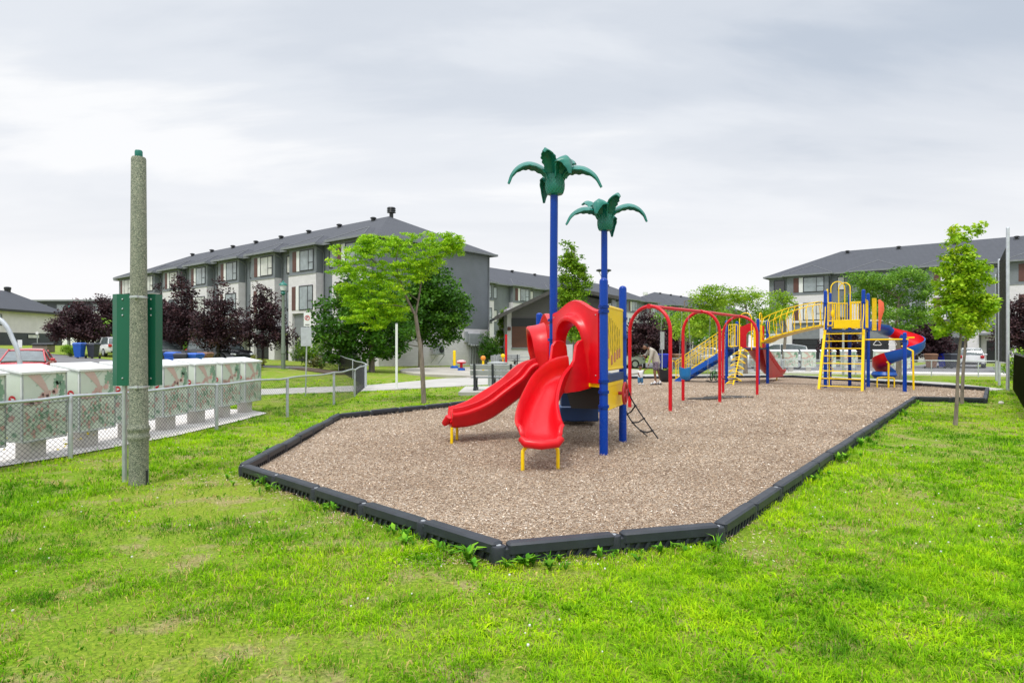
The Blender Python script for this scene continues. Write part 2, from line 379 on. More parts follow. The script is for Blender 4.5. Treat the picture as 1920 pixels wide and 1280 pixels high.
def chip_bed():
    b = bmesh.new(); b.faces.new([b.verts.new((x, y, 0)) for x, y in BORDER])
    for q in [-3.6 + .5*i for i in range(42)]: bmesh.ops.bisect_plane(b, geom=b.verts[:]+b.edges[:]+b.faces[:], plane_co=(q, 0, 0), plane_no=(1, 0, 0))
    for q in [5 + .5*i for i in range(55)]: bmesh.ops.bisect_plane(b, geom=b.verts[:]+b.edges[:]+b.faces[:], plane_co=(0, q, 0), plane_no=(0, 1, 0))
    for v in b.verts: v.co.z = chip_z(v.co.x, v.co.y)
    for f in b.faces:
        f.smooth = True
        if f.normal.z < 0: f.normal_flip()
    me = bpy.data.meshes.new('wood_chip_ground'); b.to_mesh(me); b.free(); me.materials.append(chip_m)
    o = bpy.data.objects.new('wood_chip_ground', me); C.objects.link(o); tag(o, 'tan wood chip surface inside the black border', kind='structure')
chip_bed()
SLAB = [(-7.7, 5.0), (-7.3, 7.2), (-6.5, 9.0), (-6.0, 11.2), (-5.85, 13.5), (-5.85, 15.1), (-6.6, 15.9), (-8.6, 16.4), (-8.6, 5.0)]
sheet('mailbox_pavement', SLAB, 0.02, slab_m, 'pale concrete strip under the row of leaf patterned mailboxes')
PATH_ = [(-12, 19.6), (-8.3, 20.8), (-5.2, 22.7), (-1.2, 26.3), (2.5, 29.8), (5.7, 32.2), (14.6, 33.5), (16.8, 26.3), (17.5, 22.9), (18.4, 23.6), (19.3, 28.0), (16.9, 34.2), (14.5, 37.0), (6.0, 36.2), (1.0, 33.8), (-3.3, 31.8), (-6.0, 25.8), (-9.0, 23.6), (-13, 22.3)]
sheet('concrete_path', PATH_, 0.025, path_m, 'pale footpath passing behind the playground', 0.1)
ROAD1 = [(-46, 2), (-8.6, 2), (-8.6, 18.4), (-10.5, 20.5), (-13.5, 24.5), (-16.5, 31), (-22.5, 39.0), (-31, 46.0), (-44, 57.0), (-62, 73), (-66, 66.5), (-46, 44), (-40, 33)]
sheet('asphalt_road', ROAD1, 0.03, asph, 'grey asphalt street running behind the mailboxes toward the houses')
VERGE = [(-10.2, 22.8), (-13.2, 26.2), (-15.6, 31.5), (-13.2, 36.6), (-11.6, 35.0), (-9.3, 29.5), (-8.2, 25.2)]
sheet('sidewalk', [(-19.5, 39.0), (-20.3, 42.4), (-13.6, 41.2), (-11.0, 37.8), (-11.8, 36.6), (-14.2, 38.9)], 0.04, asph, 'dark asphalt sidewalk beside the green lamp post', 0.1)
e0 = Vector((31, 74.8, 0))
def EP(s, a): q = e0 - U*s - V_*a; return (q.x, q.y)
ROAD2 = [EP(-6, 14.5), EP(-6, 36), (21, 40.6), EP(22, 28.5), EP(30, 27.0), EP(42, 27.0), EP(42, 14.5)]
sheet('parking_road', ROAD2, 0.02, asph, 'grey asphalt street before the townhouses beyond the playground')
for i, (s0, s1) in enumerate(((2.4, 6.4), (9.2, 13.2), (15.9, 19.9), (22.6, 26.6))):
    sheet('driveway', [EP(s0, 1.2), EP(s0, 14.6), EP(s1, 14.6), EP(s1, 1.2)], 0.026, asph, ['asphalt driveway before the garage by the tall gable end', 'asphalt driveway seen behind the climbing ladder', 'asphalt driveway with the white hatchback', 'asphalt driveway beside the tall netting'][i])
BACKSLAB = [(12.6, 37.8), (12.9, 41.4), (20.5, 39.6), (28.5, 36.4), (27.5, 33.8), (20.0, 36.6)]
sheet('mailbox_slab', BACKSLAB, 0.10, slab_m, 'raised concrete strip under the far row of mailboxes', 0.12)
pad = [(0.6 + 7.6*math.cos(q), 40.2 + 8.6*math.sin(q)) for q in [2*PI*i/48 for i in range(48)]]
sheet('splash_pad', pad, 0.13, M('pad_concrete', (0.40, 0.375, 0.325), 0.8, var=0.2, scale=0.5), 'round raised concrete splash pad behind the bench', 0.16)
sheet('bench_slab', [(-1.75, 20.6), (1.2, 20.9), (1.2, 24.0), (-1.75, 23.8)], 0.12, path_m, 'small raised concrete slab under the grey bench', 0.14)
sheet('planting_bed', [(-13.6, 38.5), (-9.4, 33.4), (-8.4, 34.2), (-12.6, 39.6)], 0.07, soil_m, 'dark soil bed beside the sagging chain fence', 0.12)

# ------------------------------------------------------------------ playground border timbers
ORD = 'first second third fourth fifth sixth seventh eighth ninth tenth eleventh twelfth thirteenth fourteenth fifteenth sixteenth seventeenth eighteenth nineteenth twentieth'.split()
def timber(L):
    r = thing('border_timber', None, 'border timber', world_coords=False)
    m = MB(); m.obox((L/2 + 0.03, 0, 0.088), (1, 0, 0), (0, 1, 0), (L - 0.07, 0.112, 0.095), 0.016)
    m.obox((L/2, 0, 0.0), (1, 0, 0), (0, 1, 0), (L - 0.08, 0.06, 0.12))
    for k in range(int(L / 0.085)):
        x = 0.08 + k*0.085
        for s in (-1, 1): m.obox((x, s*0.036, 0.002), (0.45, 0, 0.9), (0, 1, 0), (0.115, 0.03, 0.022))
    m.lathe([(0.050, -0.08), (0.060, -0.06), (0.060, 0.095), (0.054, 0.112), (0.046, 0.116)], (0.0, 0, 0.0), 14)
    m.obox((0.055, 0, 0.055), (1, 0, 0), (0, 1, 0), (0.07, 0.085, 0.09), 0.01)
    m.build('body', black_pl, r)
    part('stake', grey_p, r, lambda m: m.lathe([(0.022, 0.100), (0.022, 0.118), (0.018, 0.121)], (0, 0, 0), 10))
    return r
SIDES = ['along the side of the playground edge facing the camera', 'along the long edge by the young maple', 'along the short step in the edge past the long run', 'along the edge behind the young maple trunks', 'along the edge below the tall netting', 'along the edge between path and spiral slide', 'along the edge before the far mailboxes', 'along the edge behind the swings', 'along the edge before the grey bench', 'along the edge by the slim locust tree', 'along the edge before the concrete lamp post']
first_t = timber(0.9); used_t = False
for i in range(len(BORDER)):
    a = Vector((*BORDER[i], 0)); b = Vector((*BORDER[(i+1) % len(BORDER)], 0)); d = b - a
    n = max(1, round(d.length / 0.9)); L = d.length / n; an = math.atan2(d.y, d.x)
    for k in range(n):
        o = first_t if not used_t else copy_tree(first_t); used_t = True
        p = a + d*(k/n); o.location = (p.x, p.y, 0.02 + 0.006*math.sin(i*3 + k*2.3)); o.rotation_euler = (0, R(0.25*math.sin(k*1.7)), an + R(0.5*math.sin(k*2.1))); o.scale = (L/0.9, 1, 1)
        o['label'] = 'black plastic border timber, ' + ORD[k % 20] + (' again' if k >= 20 else '') + ' ' + SIDES[i]
        o['group'] = 'black border timbers around the playground'

# ------------------------------------------------------------------ chain link fences
def wire(m, a, b, r):
    a = Vector(a); b = Vector(b); t = (b-a).normalized(); u = t.cross(Vector((0, 0, 1))).normalized(); w = t.cross(u)
    rg = [[p + u*r*math.cos(q) + w*r*math.sin(q) for q in (0.5, 2.6, 4.7)] for p in (a, b)]
    m.loft(rg, True, False)
def chain_fence(name, label, pts, h, post_r=0.03, cell=0.075, wr=0.0024, pm=None, wm=None, group=None, sag=0.0, tall_last=0.0):
    pm = pm or galv; wm = wm or black_m
    P = [Vector((x, y, H2(x, y))) for x, y in pts]; f = thing(name, label, 'fence', P[0], group)
    for i, p in enumerate(P):
        hh = h + (tall_last if i == len(P)-1 else 0)
        part('post', pm, f, lambda m: (m.tube([p - Vector((0, 0, .1)), p + Vector((0, 0, hh - 0.01))], post_r, 10, dome=True), m.lathe([(post_r*1.15, 0), (post_r*1.15, .03)], (p.x, p.y, p.z + hh*0.92), 10)))
    rail = MB(); tp = []
    for i in range(len(P)-1):
        for k in range(8):
            q = P[i].lerp(P[i+1], k/8); tp.append(q + Vector((0, 0, h + 0.015*math.sin(i*2.2 + k*0.8)*sag)))
    tp.append(P[-1] + Vector((0, 0, h))); rail.tube(tp, post_r*0.72, 8); rail.build('top_rail', pm, f)
    m = MB()
    for i in range(len(P)-1):
        a, b = P[i], P[i+1]; L = (b-a).xy.length; hh = h + 0.012; nn = int((L + hh) / cell) + 1
        for k in range(nn):
            for s in (0, 1):
                x0 = -hh + k*cell; x1 = x0 + hh; z0, z1 = 0.02, hh
                if x0 < 0: z0 += -x0; x0 = 0
                if x1 > L: z1 -= (x1-L); x1 = L
                if z1 - z0 < 0.03: continue
                if s: x0, x1 = L-x0, L-x1
                o = Vector((-(b-a).y, (b-a).x, 0)).normalized()*(0.003 if s else -0.003)
                wire(m, a.lerp(b, x0/L) + Vector((0, 0, z0)) + o, a.lerp(b, x1/L) + Vector((0, 0, z1)) + o, wr)
    m.build('chain_link_mesh', wm, f, smooth=0); return f
FENCE1 = [(-7.6, 6.2), (-6.34, 9.07), (-5.68, 12.15), (-5.1, 14.35), (-4.93, 17.5), (-5.03, 20.2), (-5.65, 24.2)]
chain_fence('chain_link_fence', 'low chain link fence in front of the leaf patterned mailboxes with silver rail', FENCE1, 0.88, 0.032, 0.07, 0.0026, sag=1)
chain_fence('chain_link_fence', 'low chain link fence sloping down beside the hydrangea and planting bed', [(-5.75, 24.9), (-7.6, 30.2), (-10.3, 37.6), (-14.6, 46.0)], 0.92, 0.032, 0.08, 0.003, sag=1)
chain_fence('chain_link_fence', 'long chain link fence in front of the far mailboxes and driveways', [(10.2, 40.2), (12.0, 37.4), (15.6, 36.4), (19.2, 35.3), (22.7, 34.2), (24.5, 33.2), (27.5, 31.0)], 0.86, 0.03, 0.10, 0.003, wm=steel)
chain_fence('chain_link_fence', 'taller chain link fence along the end wall of the long grey townhouse', [(-9.5, 50.5), (-6.3, 53.2), (-2.6, 55.4), (0.2, 56.4)], 1.55, 0.035, 0.11, 0.004, pm=grey_p)

# ------------------------------------------------------------------ mailboxes
mint = M('mint_print', (0.62, 0.68, 0.60), 0.4, var=0.08, scale=2)
leaf_g = M('green_leaf_print', (0.22, 0.36, 0.26), 0.4, var=0.2, scale=6)
leaf_r = M('rose_leaf_print', (0.58, 0.36, 0.33), 0.4, var=0.2, scale=6)
leaf_p = M('pale_leaf_print', (0.46, 0.55, 0.46), 0.4, var=0.15, scale=6)
rib_r = M('ribbon_print', (0.60, 0.43, 0.39), 0.4, var=0.1)
logo_r = M('red_roundel', (0.62, 0.02, 0.03), 0.4)
box_w = M('white_enamel', (0.80, 0.81, 0.82), 0.35, var=0.04)
MAPLE = [(0, -.5), (.06, -.2), (.35, -.3), (.3, -.12), (.5, .05), (.36, .1), (.4, .28), (.18, .2), (.1, .34), (0, .5), (-.1, .34), (-.18, .2), (-.4, .28), (-.36, .1), (-.5, .05), (-.3, -.12), (-.35, -.3), (-.06, -.2)]
def decal(m, cy, cz, s, rot, mi, x, pts=MAPLE, lim=(0.03, 0.775, 0.29, 1.2), plane='x', stretch=1.0):
    ca, sa = math.cos(rot), math.sin(rot); q = []
    for a, b in pts:
        y = cy + s*(a*ca - b*sa)*stretch; z = cz + s*(a*sa + b*ca)
        q.append((min(max(y, lim[0]), lim[1]), min(max(z, lim[2]), lim[3])))
    cc = (min(max(cy, lim[0]), lim[1]), min(max(cz, lim[2]), lim[3])); k = len(m.v)
    pt = (lambda y, z: (x, y, z)) if plane == 'x' else (lambda y, z: (-y, x, z))
    m.v.append(pt(*cc)); m.v.extend(pt(*w) for w in q); n = len(q)
    m.f.extend((k, k+1+i, k+1+(i+1) % n) for i in range(n)); m.mi.extend([mi]*n)
def mailbox():
    r = thing('community_mailbox', None, 'mailbox', world_coords=False); rr = random.Random(5)
    w, dp, z0, zf, zb = 0.80, 0.42, 0.27, 1.235, 1.33
    m = MB()
    m.loft([[(0, y, z0), (-dp, y, z0), (-dp, y, zb-0.03), (0, y, zf-0.03)] for y in (0, w)])
    m.m = 1; m.add([(0.003, 0.025, z0+.02), (0.003, w-.02, z0+.02), (0.003, w-.02, zf-.05), (0.003, 0.025, zf-.05)], [(0, 1, 2, 3)])
    for yy in (-0.003, w+0.003): m.add([(-.02, yy, z0+.02), (-dp+.02, yy, z0+.02), (-dp+.02, yy, zb-.06), (-.02, yy, zf-.05)], [(0, 1, 2, 3)])
    x = 0.005
    # pale arcs and fan
    for (ay, az, r0, dr, cnt, q0, q1) in ((.50, .34, .26, .03, 6, 95, 178), (.10, 1.55, .42, .05, 3, -75, -20)):
        for k in range(cnt):
            m.m = 2 if k % 2 == 0 and cnt == 6 else 4; ra, rb = r0 + dr*k, r0 + dr*k + dr*.55
            for i in range(8):
                a, b = R(q0 + (q1-q0)*i/8), R(q0 + (q1-q0)*(i+1)/8); P4_ = [(x, min(.775, max(.03, ay + rr_*math.cos(g_))), min(1.19, max(.3, az + rr_*math.sin(g_)))) for rr_, g_ in ((ra, a), (rb, a), (rb, b), (ra, b))]
                m.add(P4_, [(0, 1, 2, 3)])
    # twisting ribbon
    for k in range(4):
        a = [(.10, 1.18, .10), (.27, 1.05, .06), (.40, .93, .025), (.455, .84, .022), (.47, .76, .04)]; o = .05*k
        for (y0, q0, w0), (y1, q1, w1) in zip(a, a[1:]):
            f0 = (1.2-q0)/.45; f1 = (1.2-q1)/.45; m.m = 5
            X = x + .0006 + k*.0004; m.add([(X, y0 + o*(1-f0*1.1), q0), (X, y0 + w0*.7 + o*(1-f0*1.1), q0 + .01), (X, y1 + w1*.7 + o*(1-f1*1.1), q1 + .005), (X, y1 + o*(1-f1*1.1), q1)], [(0, 1, 2, 3)])
    # leaves: green cluster high, rose branch, dense lower field
    for cy, cz, s, ro in ((.65, 1.10, .22, .4), (.71, 1.0, .2, -.5), (.60, 1.03, .14, 1.0), (.71, .90, .14, 2.2), (.66, .84, .09, 0)): decal(m, cy, cz, s, ro, 2, x+.001)
    for k in range(16):
        tt = k/15; decal(m, 0.05 + .56*tt + rr.uniform(-.02, .02), 0.80 + .20*tt**2*(1 if tt < .8 else .9) + rr.uniform(-.03, .03), rr.uniform(.06, .13), rr.uniform(0, 6), 3, x + .0016)
    for k in range(120):
        decal(m, rr.uniform(.05, .76), rr.uniform(.31, .60) + rr.random()**2*.15, rr.uniform(.035, .085), rr.uniform(0, 6), rr.choice((2, 3, 4, 4, 1, 3)), x + .0018 + k*.00001)
    for k in range(12):
        decal(m, rr.uniform(.05, dp-.05), rr.uniform(.33, .82), rr.uniform(.08, .16), rr.uniform(0, 6), rr.choice((2, 3, 3)), -0.005 - k*.0002, lim=(.03, dp-.03, .3, 1.2), plane='y')
    decal(m, .13, .86, 1, 0, 6, -0.008, [(.052*math.cos(a), .052*math.sin(a)) for a in [2*PI*i/20 for i in range(20)]], lim=(.02, dp, .3, 1.2), plane='y')
    decal(m, .13, .86, .065, 0, 0, -0.0085, [(-.5, -.1), (.5, -.35), (.1, .05), (.5, .35), (-.5, .15)], lim=(.02, dp, .3, 1.2), plane='y')
    m.build('body', [box_w, mint, leaf_g, leaf_r, leaf_p, rib_r, logo_r], r, smooth=0)
    part('roof', box_w, r, lambda m: m.loft([[(0.03, y, zf-.03), (-dp-.02, y, zb-.03), (-dp-.02, y, zb), (0.03, y, zf)] for y in (-0.03, w+.03)]))
    part('pedestal', conc, r, lambda m: m.obox((-dp/2, w*0.5, 0.12), (1, 0, 0), (0, 1, 0), (0.24, 0.28, 0.32), 0.01))
    part('door_frame', galv, r, lambda m: ([m.box((0.006, y, z0), (0.014, y+.014, zf-.03)) for y in (0.004, w-.018)], m.box((0.006, .004, z0-.014), (0.014, w-.004, z0)), m.box((0.006, .019, .775), (0.0135, w-.019, .783))))
    return r
mb0 = mailbox()
lab = ['cut off by the picture edge', 'second in the row, beside the first silver fence post', 'third in the row, partly behind the green metal sign', 'fourth in the row, mostly behind the concrete lamp post', 'fifth in the row, first one past the concrete post', 'sixth in the row, between concrete post and fence post', 'seventh in the row, next to last', 'at the far end of the row']
for k in range(-1, 7):
    o = mb0 if k == -1 else copy_tree(mb0); s = 1.05*k
    o.location = (-6.69 + 0.062*s*1.0, 8.62 + s, 0.02); o.rotation_euler = (0, 0, R(-3.6)); o['group'] = 'leaf patterned mailboxes along the fence'
    o['label'] = 'white leaf patterned community mailbox ' + lab[k+1]
fm = [(12.95, 39.9), (13.8, 39.5), (14.75, 39.2), (15.68, 38.9), (16.62, 38.6), (17.55, 38.3), (18.6, 38.0), (19.6, 37.6), (21.3, 37.1), (22.25, 36.7)]
fl = ['at the end behind the red slide', 'just past the red slide', 'second past the red slide', 'third past the red slide', 'behind the climbing ladder rail', 'behind the middle of the climbing ladder', 'behind the blue posts of the ladder tower', 'beneath the white trapeze handles', 'between tower and spiral slide', 'behind the foot of the spiral slide']
for k, (x, y) in enumerate(fm):
    o = copy_tree(mb0); o.location = (x, y, 0.10); o.rotation_euler = (0, 0, R(-90 - 17)); o['group'] = 'far leaf patterned mailboxes beyond the playground'
    o['label'] = 'distant leaf patterned mailbox ' + fl[k]

# ------------------------------------------------------------------ concrete lamp post, green sign, road signs
m_, t_, b_ = new_mat('exposed_aggregate'); vv = objco(t_)
vo = t_.nodes.new('ShaderNodeTexVoronoi'); vo.inputs['Scale'].default_value = 120; t_.links.new(vv, vo.inputs['Vector'])
sc = t_.nodes.new('ShaderNodeSeparateColor'); t_.links.new(vo.outputs['Color'], sc.inputs[0])
cc = ramp(t_, sc.outputs[0], [(0, (0.06, 0.075, 0.055)), (0.35, (0.14, 0.165, 0.125)), (0.7, (0.23, 0.25, 0.19)), (1, (0.40, 0.39, 0.31))])
t_.links.new(mixc(t_, ramp(t_, noise(t_, vv, 1.5, 4), [(0.4, (0, 0, 0)), (0.7, (0.4, 0.4, 0.4))]), cc, (0.26, 0.25, 0.21)), b_.inputs['Base Color']); b_.inputs['Roughness'].default_value = 0.85
bump(t_, b_, vo.outputs['Distance'], -0.8, 0.01); aggr = m_
p0 = G(260, 908)
lp = thing('concrete_lamp_post', 'headless speckled grey green concrete lamp post beside the green metal sign', 'lamp post', p0)
part('shaft', aggr, lp, lambda m: m.lathe([(0.103, -0.1), (0.103, 0.50), (0.108, 0.52), (0.118, 0.545), (0.118, 0.57), (0.108, 0.59), (0.108, 0.62), (0.120, 0.64), (0.120, 0.665), (0.106, 0.69), (0.100, 0.72), (0.090, 2.0), (0.078, 3.78), (0.070, 3.80)], p0, 32))
part('cap', teal, lp, lambda m: m.lathe([(0.035, 3.79), (0.042, 3.81), (0.042, 3.865), (0.036, 3.88)], p0, 16))
for z in (1.12, 2.16): part('strap', galv, lp, lambda m: (m.lathe([(0.099 - (z-1)*0.007, 0), (0.1015 - (z-1)*0.007, 0.003), (0.1015 - (z-1)*0.007, 0.022), (0.099 - (z-1)*0.007, 0.025)], (p0.x, p0.y, z), 28), m.obox((p0.x + 0.03, p0.y - 0.1, z + 0.012), (1, 0, 0), (0, 1, 0), (0.04, 0.03, 0.03), .004)))
part('conduit', dark_p, lp, lambda m: m.tube([(p0.x + 0.108, p0.y - .02, 0), (p0.x + 0.108, p0.y - .02, 0.17)], 0.012, 8))
D = 7.45
sg = thing('park_sign', 'back of a folded green metal sign fixed behind the concrete lamp post', 'sign', (PX(250, D), D, 0))
xa, xb, za, zb_ = PX(219, D), PX(291.5, D), PZ(723, D), PZ(551, D)
def signp(m):
    m.box((xa, D, za), (xb, D + .012, zb_)); m.loft([[(xa, D, z), (xa - .082, D + .05, z), (xa - .082, D + .06, z), (xa, D + .012, z)] for z in (za, zb_)])
    m.box((xa - .082, D + .052, za), (xa - .07, D + .16, zb_)); m.box((xb - .012, D + .0125, za), (xb, D + .15, zb_))
    m.box((xa + .001, D + .0125, zb_ - .012), (xb - .013, D + .15, zb_ - .001)); m.box((xa + .001, D + .0125, za + .001), (xb - .013, D + .15, za + .012))
part('panel', green_p, sg, signp, smooth=20)
for px in (230, 283):
    for py in (561, 579, 591, 709): part('bolt', galv, sg, lambda m: m.ball((PX(px, D), D - .002, PZ(py, D)), .011, 8))
part('post', galv, sg, lambda m: m.tube([(PX(226, 7.42), D + .05, -.1), (PX(226, 7.42), D + .05, za + .1)], .028, 12))
part('clip', galv, sg, lambda m: m.obox((PX(246, 7.4), D - .03, PZ(700, 7.4)), (1, 0, 0), (0, 1, 0), (.03, .05, .05), .004))

def sign_post(name, label, x, y, top, panels, r=0.03, lean=0.0, group=None):
    z = H2(x, y); s = thing(name, label, 'sign', (x, y, z), group)
    part('post', galv, s, lambda m: m.tube([(x, y, z - .1), (x + lean, y, z + top)], r, 8))
    for (dx, za, zb, w, mt, name2) in panels:
        part(name2, mt, s, lambda m: m.obox((x + dx, y - r - .01, z + (za+zb)/2), (1, 0, 0), (0, 1, 0), (w, .012, zb-za), .004))
    return s
x, y = G(572.8, 743).xy
sp_ = sign_post('parking_sign', 'no parking sign on a slim steel pole behind the near fence', x, y, 2.70, [(.07, 2.26, 2.70, .23, white_p, 'sign_plate'), (0.03, 1.62, 2.22, .34, galv, 'rear_sign_plate')], .022, .06)
def nopark(m):
    c = (x + .07, y - .042, 2.53); k = 24; rg = []
    for rad in (.062, .082): rg.append([(c[0] + rad*math.cos(2*PI*i/k), c[1], c[2] + rad*math.sin(2*PI*i/k)) for i in range(k)])
    m.loft(rg, True, False); m.obox(c, (1, 0, 1), (0, 1, 0), (.14, .004, .016))
part('red_ring', logo_r, sp_, nopark, smooth=0)
part('letter_p', dark_p, sp_, lambda m: (m.box((x + .04, y - .041, 2.49), (x + .055, y - .039, 2.58)), m.box((x + .055, y - .041, 2.565), (x + .09, y - .039, 2.58)), m.box((x + .055, y - .041, 2.53), (x + .09, y - .039, 2.543)), m.box((x + .078, y - .041, 2.543), (x + .09, y - .039, 2.565)), m.box((x, y - .041, 2.30), (x + .14, y - .039, 2.325))))
q = G(743.6, 730); r_ = thing('path_marker_post', 'slim white square post standing beside the curved path', 'post', q)
part('body', white_p, r_, lambda m: m.obox((q.x, q.y, 1.2), (1, 0, 0), (0, 1, 0), (.085, .05, 2.5), .008))
part('cap', grey_p, r_, lambda m: m.obox((q.x, q.y, 2.46), (1, 0, 0), (0, 1, 0), (.09, .055, .04), .008))
def bent_pole():
    D = 9.6; pts = cr([(PX(41, D), D, .0), (PX(38, D), D, 1.3), (PX(22, D), D, 1.75), (PX(6, D), D, 1.97), (PX(-12, D), D, 2.04), (PX(-40, D), D, 2.05)], 6)
    s = MB().tube(pts, .034, 10).build('bent_pipe_rail', galv, org=(pts[0].x, D, 0)); tag(s, 'bent galvanised pipe standing before the red car', 'pipe')
bent_pole()
# ------------------------------------------------------------------ play equipment helpers
def Vv(*a): return Vector(a)
UP = Vv(0, 0, 1)
def ring_clamp(m, x, y, z, r=0.0635, n=18):
    for dz in (0, 0.028): m.lathe([(r, -.007), (r + .016, -.007), (r + .016, .007), (r, .007)], (x, y, z + dz), n, caps=False)
    m.lathe([(r + .004, 0), (r + .006, .002), (r + .006, .026), (r + .004, .028)], (x, y, z), n, caps=False)
    for a in (0.4, 2.5, 4.3): m.ball((x + (r + .018)*math.cos(a), y + (r + .018)*math.sin(a), z + .014), .010, 6)
def post(parent, x, y, top, clamps=(), mat=None, r=0.0635, dome=True, bot=-.1, topxy=None):
    tx, ty = topxy or (x, y)
    o = part('post', mat or blue, parent, lambda m: m.tube([(x, y, bot), (x, y, .05), (tx, ty, top - r*.6)], r, 20, dome=dome))
    for z in clamps: part('clamp', mat or blue, o, lambda m: ring_clamp(m, x, y, z, r), org=ORG[parent.name])
    return o
def sweep(m, path, prof, side0=None, sides=None):
    """prof(t) -> closed list of (a across, b up); the across vector stays level"""
    n = len(path); rings = []
    for i, p in enumerate(path):
        t = (path[min(n-1, i+1)] - path[max(0, i-1)]).normalized()
        s = sides[i] if sides else Vv(t.y, -t.x, 0).normalized(); up = s.cross(t).normalized()
        rings.append([p + s*a + up*b for a, b in prof(i/(n-1))])
    m.loft(rings, True, True)
def trough(w, h, th=0.03, lip=0.035):
    """half width w, wall height h: closed section of a chute"""
    inn = [(-w + .0, h - .01), (-w + .015, h*.55), (-w*.80, h*.16), (-w*.45, .01), (0, 0), (w*.45, .01), (w*.80, h*.16), (w - .015, h*.55), (w, h - .01)]
    out = [(w + lip*.5, h + .015), (w + lip, h - .015), (w + lip*.7, h - .06), (w + .012, h*.4), (w*.88, -.03), (w*.5, -th-.015), (0, -th-.02), (-w*.5, -th-.015), (-w*.88, -.03), (-w - .012, h*.4), (-w - lip*.7, h - .06), (-w - lip, h - .015), (-w - lip*.5, h + .015)]
    return inn + out
def hood(parent, O, u, w_, z0, z1, name='hood', vis=0.28, mat=None, low=.04):
    """moulded entry panel: O one lower corner, u unit along it, width w_; bulges to n = u x up"""
    u = Vector(u).normalized(); n = u.cross(UP)
    hgt = z1 - z0; K = 40
    def outer(k):
        q = k/K                      # from lower corner round the top to the other
        if q < .3: return (0, hgt*.86*q/.3)
        if q > .7: return (w_, hgt*.86*(1-q)/.3)
        s = (q-.3)/.4; return (w_*s, hgt*(.86 + .14*math.sin(PI*s)**2*1.0 + .01*math.sin(2*PI*s)))
    def arch(k, x0, x1, top, bot=0.0):
        q = k/K; x0 *= w_; x1 *= w_; rad = (x1-x0)/2; st = top - rad
        if q < .3: return (x0, bot + (st-bot)*q/.3)
        if q > .7: return (x1, bot + (st-bot)*(1-q)/.3)
        a = PI*(1-(q-.3)/.4); return ((x0+x1)/2 + rad*math.cos(a), st + rad*math.sin(a))
    def pt(ab, d): return Vector(O) + u*ab[0] + UP*(z0 + ab[1]) + n*d
    def fade(k, v): 
        q = k/K; e = min(q, 1-q)/.5; return v*(low + (1-low)*e**1.1)
    h2 = hgt
    loops = [[pt(outer(k), -.05) for k in range(K+1)], [pt(outer(k), .0) for k in range(K+1)],
             [pt(tuple(o*.94 + i*.06 for o, i in zip(outer(k), arch(k, .2, .8, h2*.84))), .03) for k in range(K+1)],
             [pt(arch(k, .11, .84, h2*.86), .035) for k in range(K+1)],
             [pt(arch(k, .14, .81, h2*.82), fade(k, vis*.5)) for k in range(K+1)],
             [pt(arch(k, .155, .795, h2*.80), fade(k, vis*.92)) for k in range(K+1)],
             [pt(arch(k, .175, .775, h2*.775), fade(k, vis)) for k in range(K+1)],
             [pt(arch(k, .20, .75, h2*.745), fade(k, vis*.95)) for k in range(K+1)],
             [pt(arch(k, .215, .735, h2*.72), fade(k, vis*.5)) for k in range(K+1)],
             [pt(arch(k, .225, .725, h2*.70), .0) for k in range(K+1)], [pt(arch(k, .225, .725, h2*.70), -.05) for k in range(K+1)]]
    m = MB(); nn = K+1
    m.loft([[loops[i][k] for i in range(len(loops))] for k in range(nn)], True, True)
    o = m.build(name, mat or red, parent, smooth=50)
    part('bolt', steel, o, lambda m: [m.ball(Vector(O) + u*a*w_ + UP*(z0 + b) + n*.035, .011, 6) for a, b in ((.05, .12), (.95, .12), (.05, hgt*.8), (.95, hgt*.8))], org=ORG[parent.name])
    return o
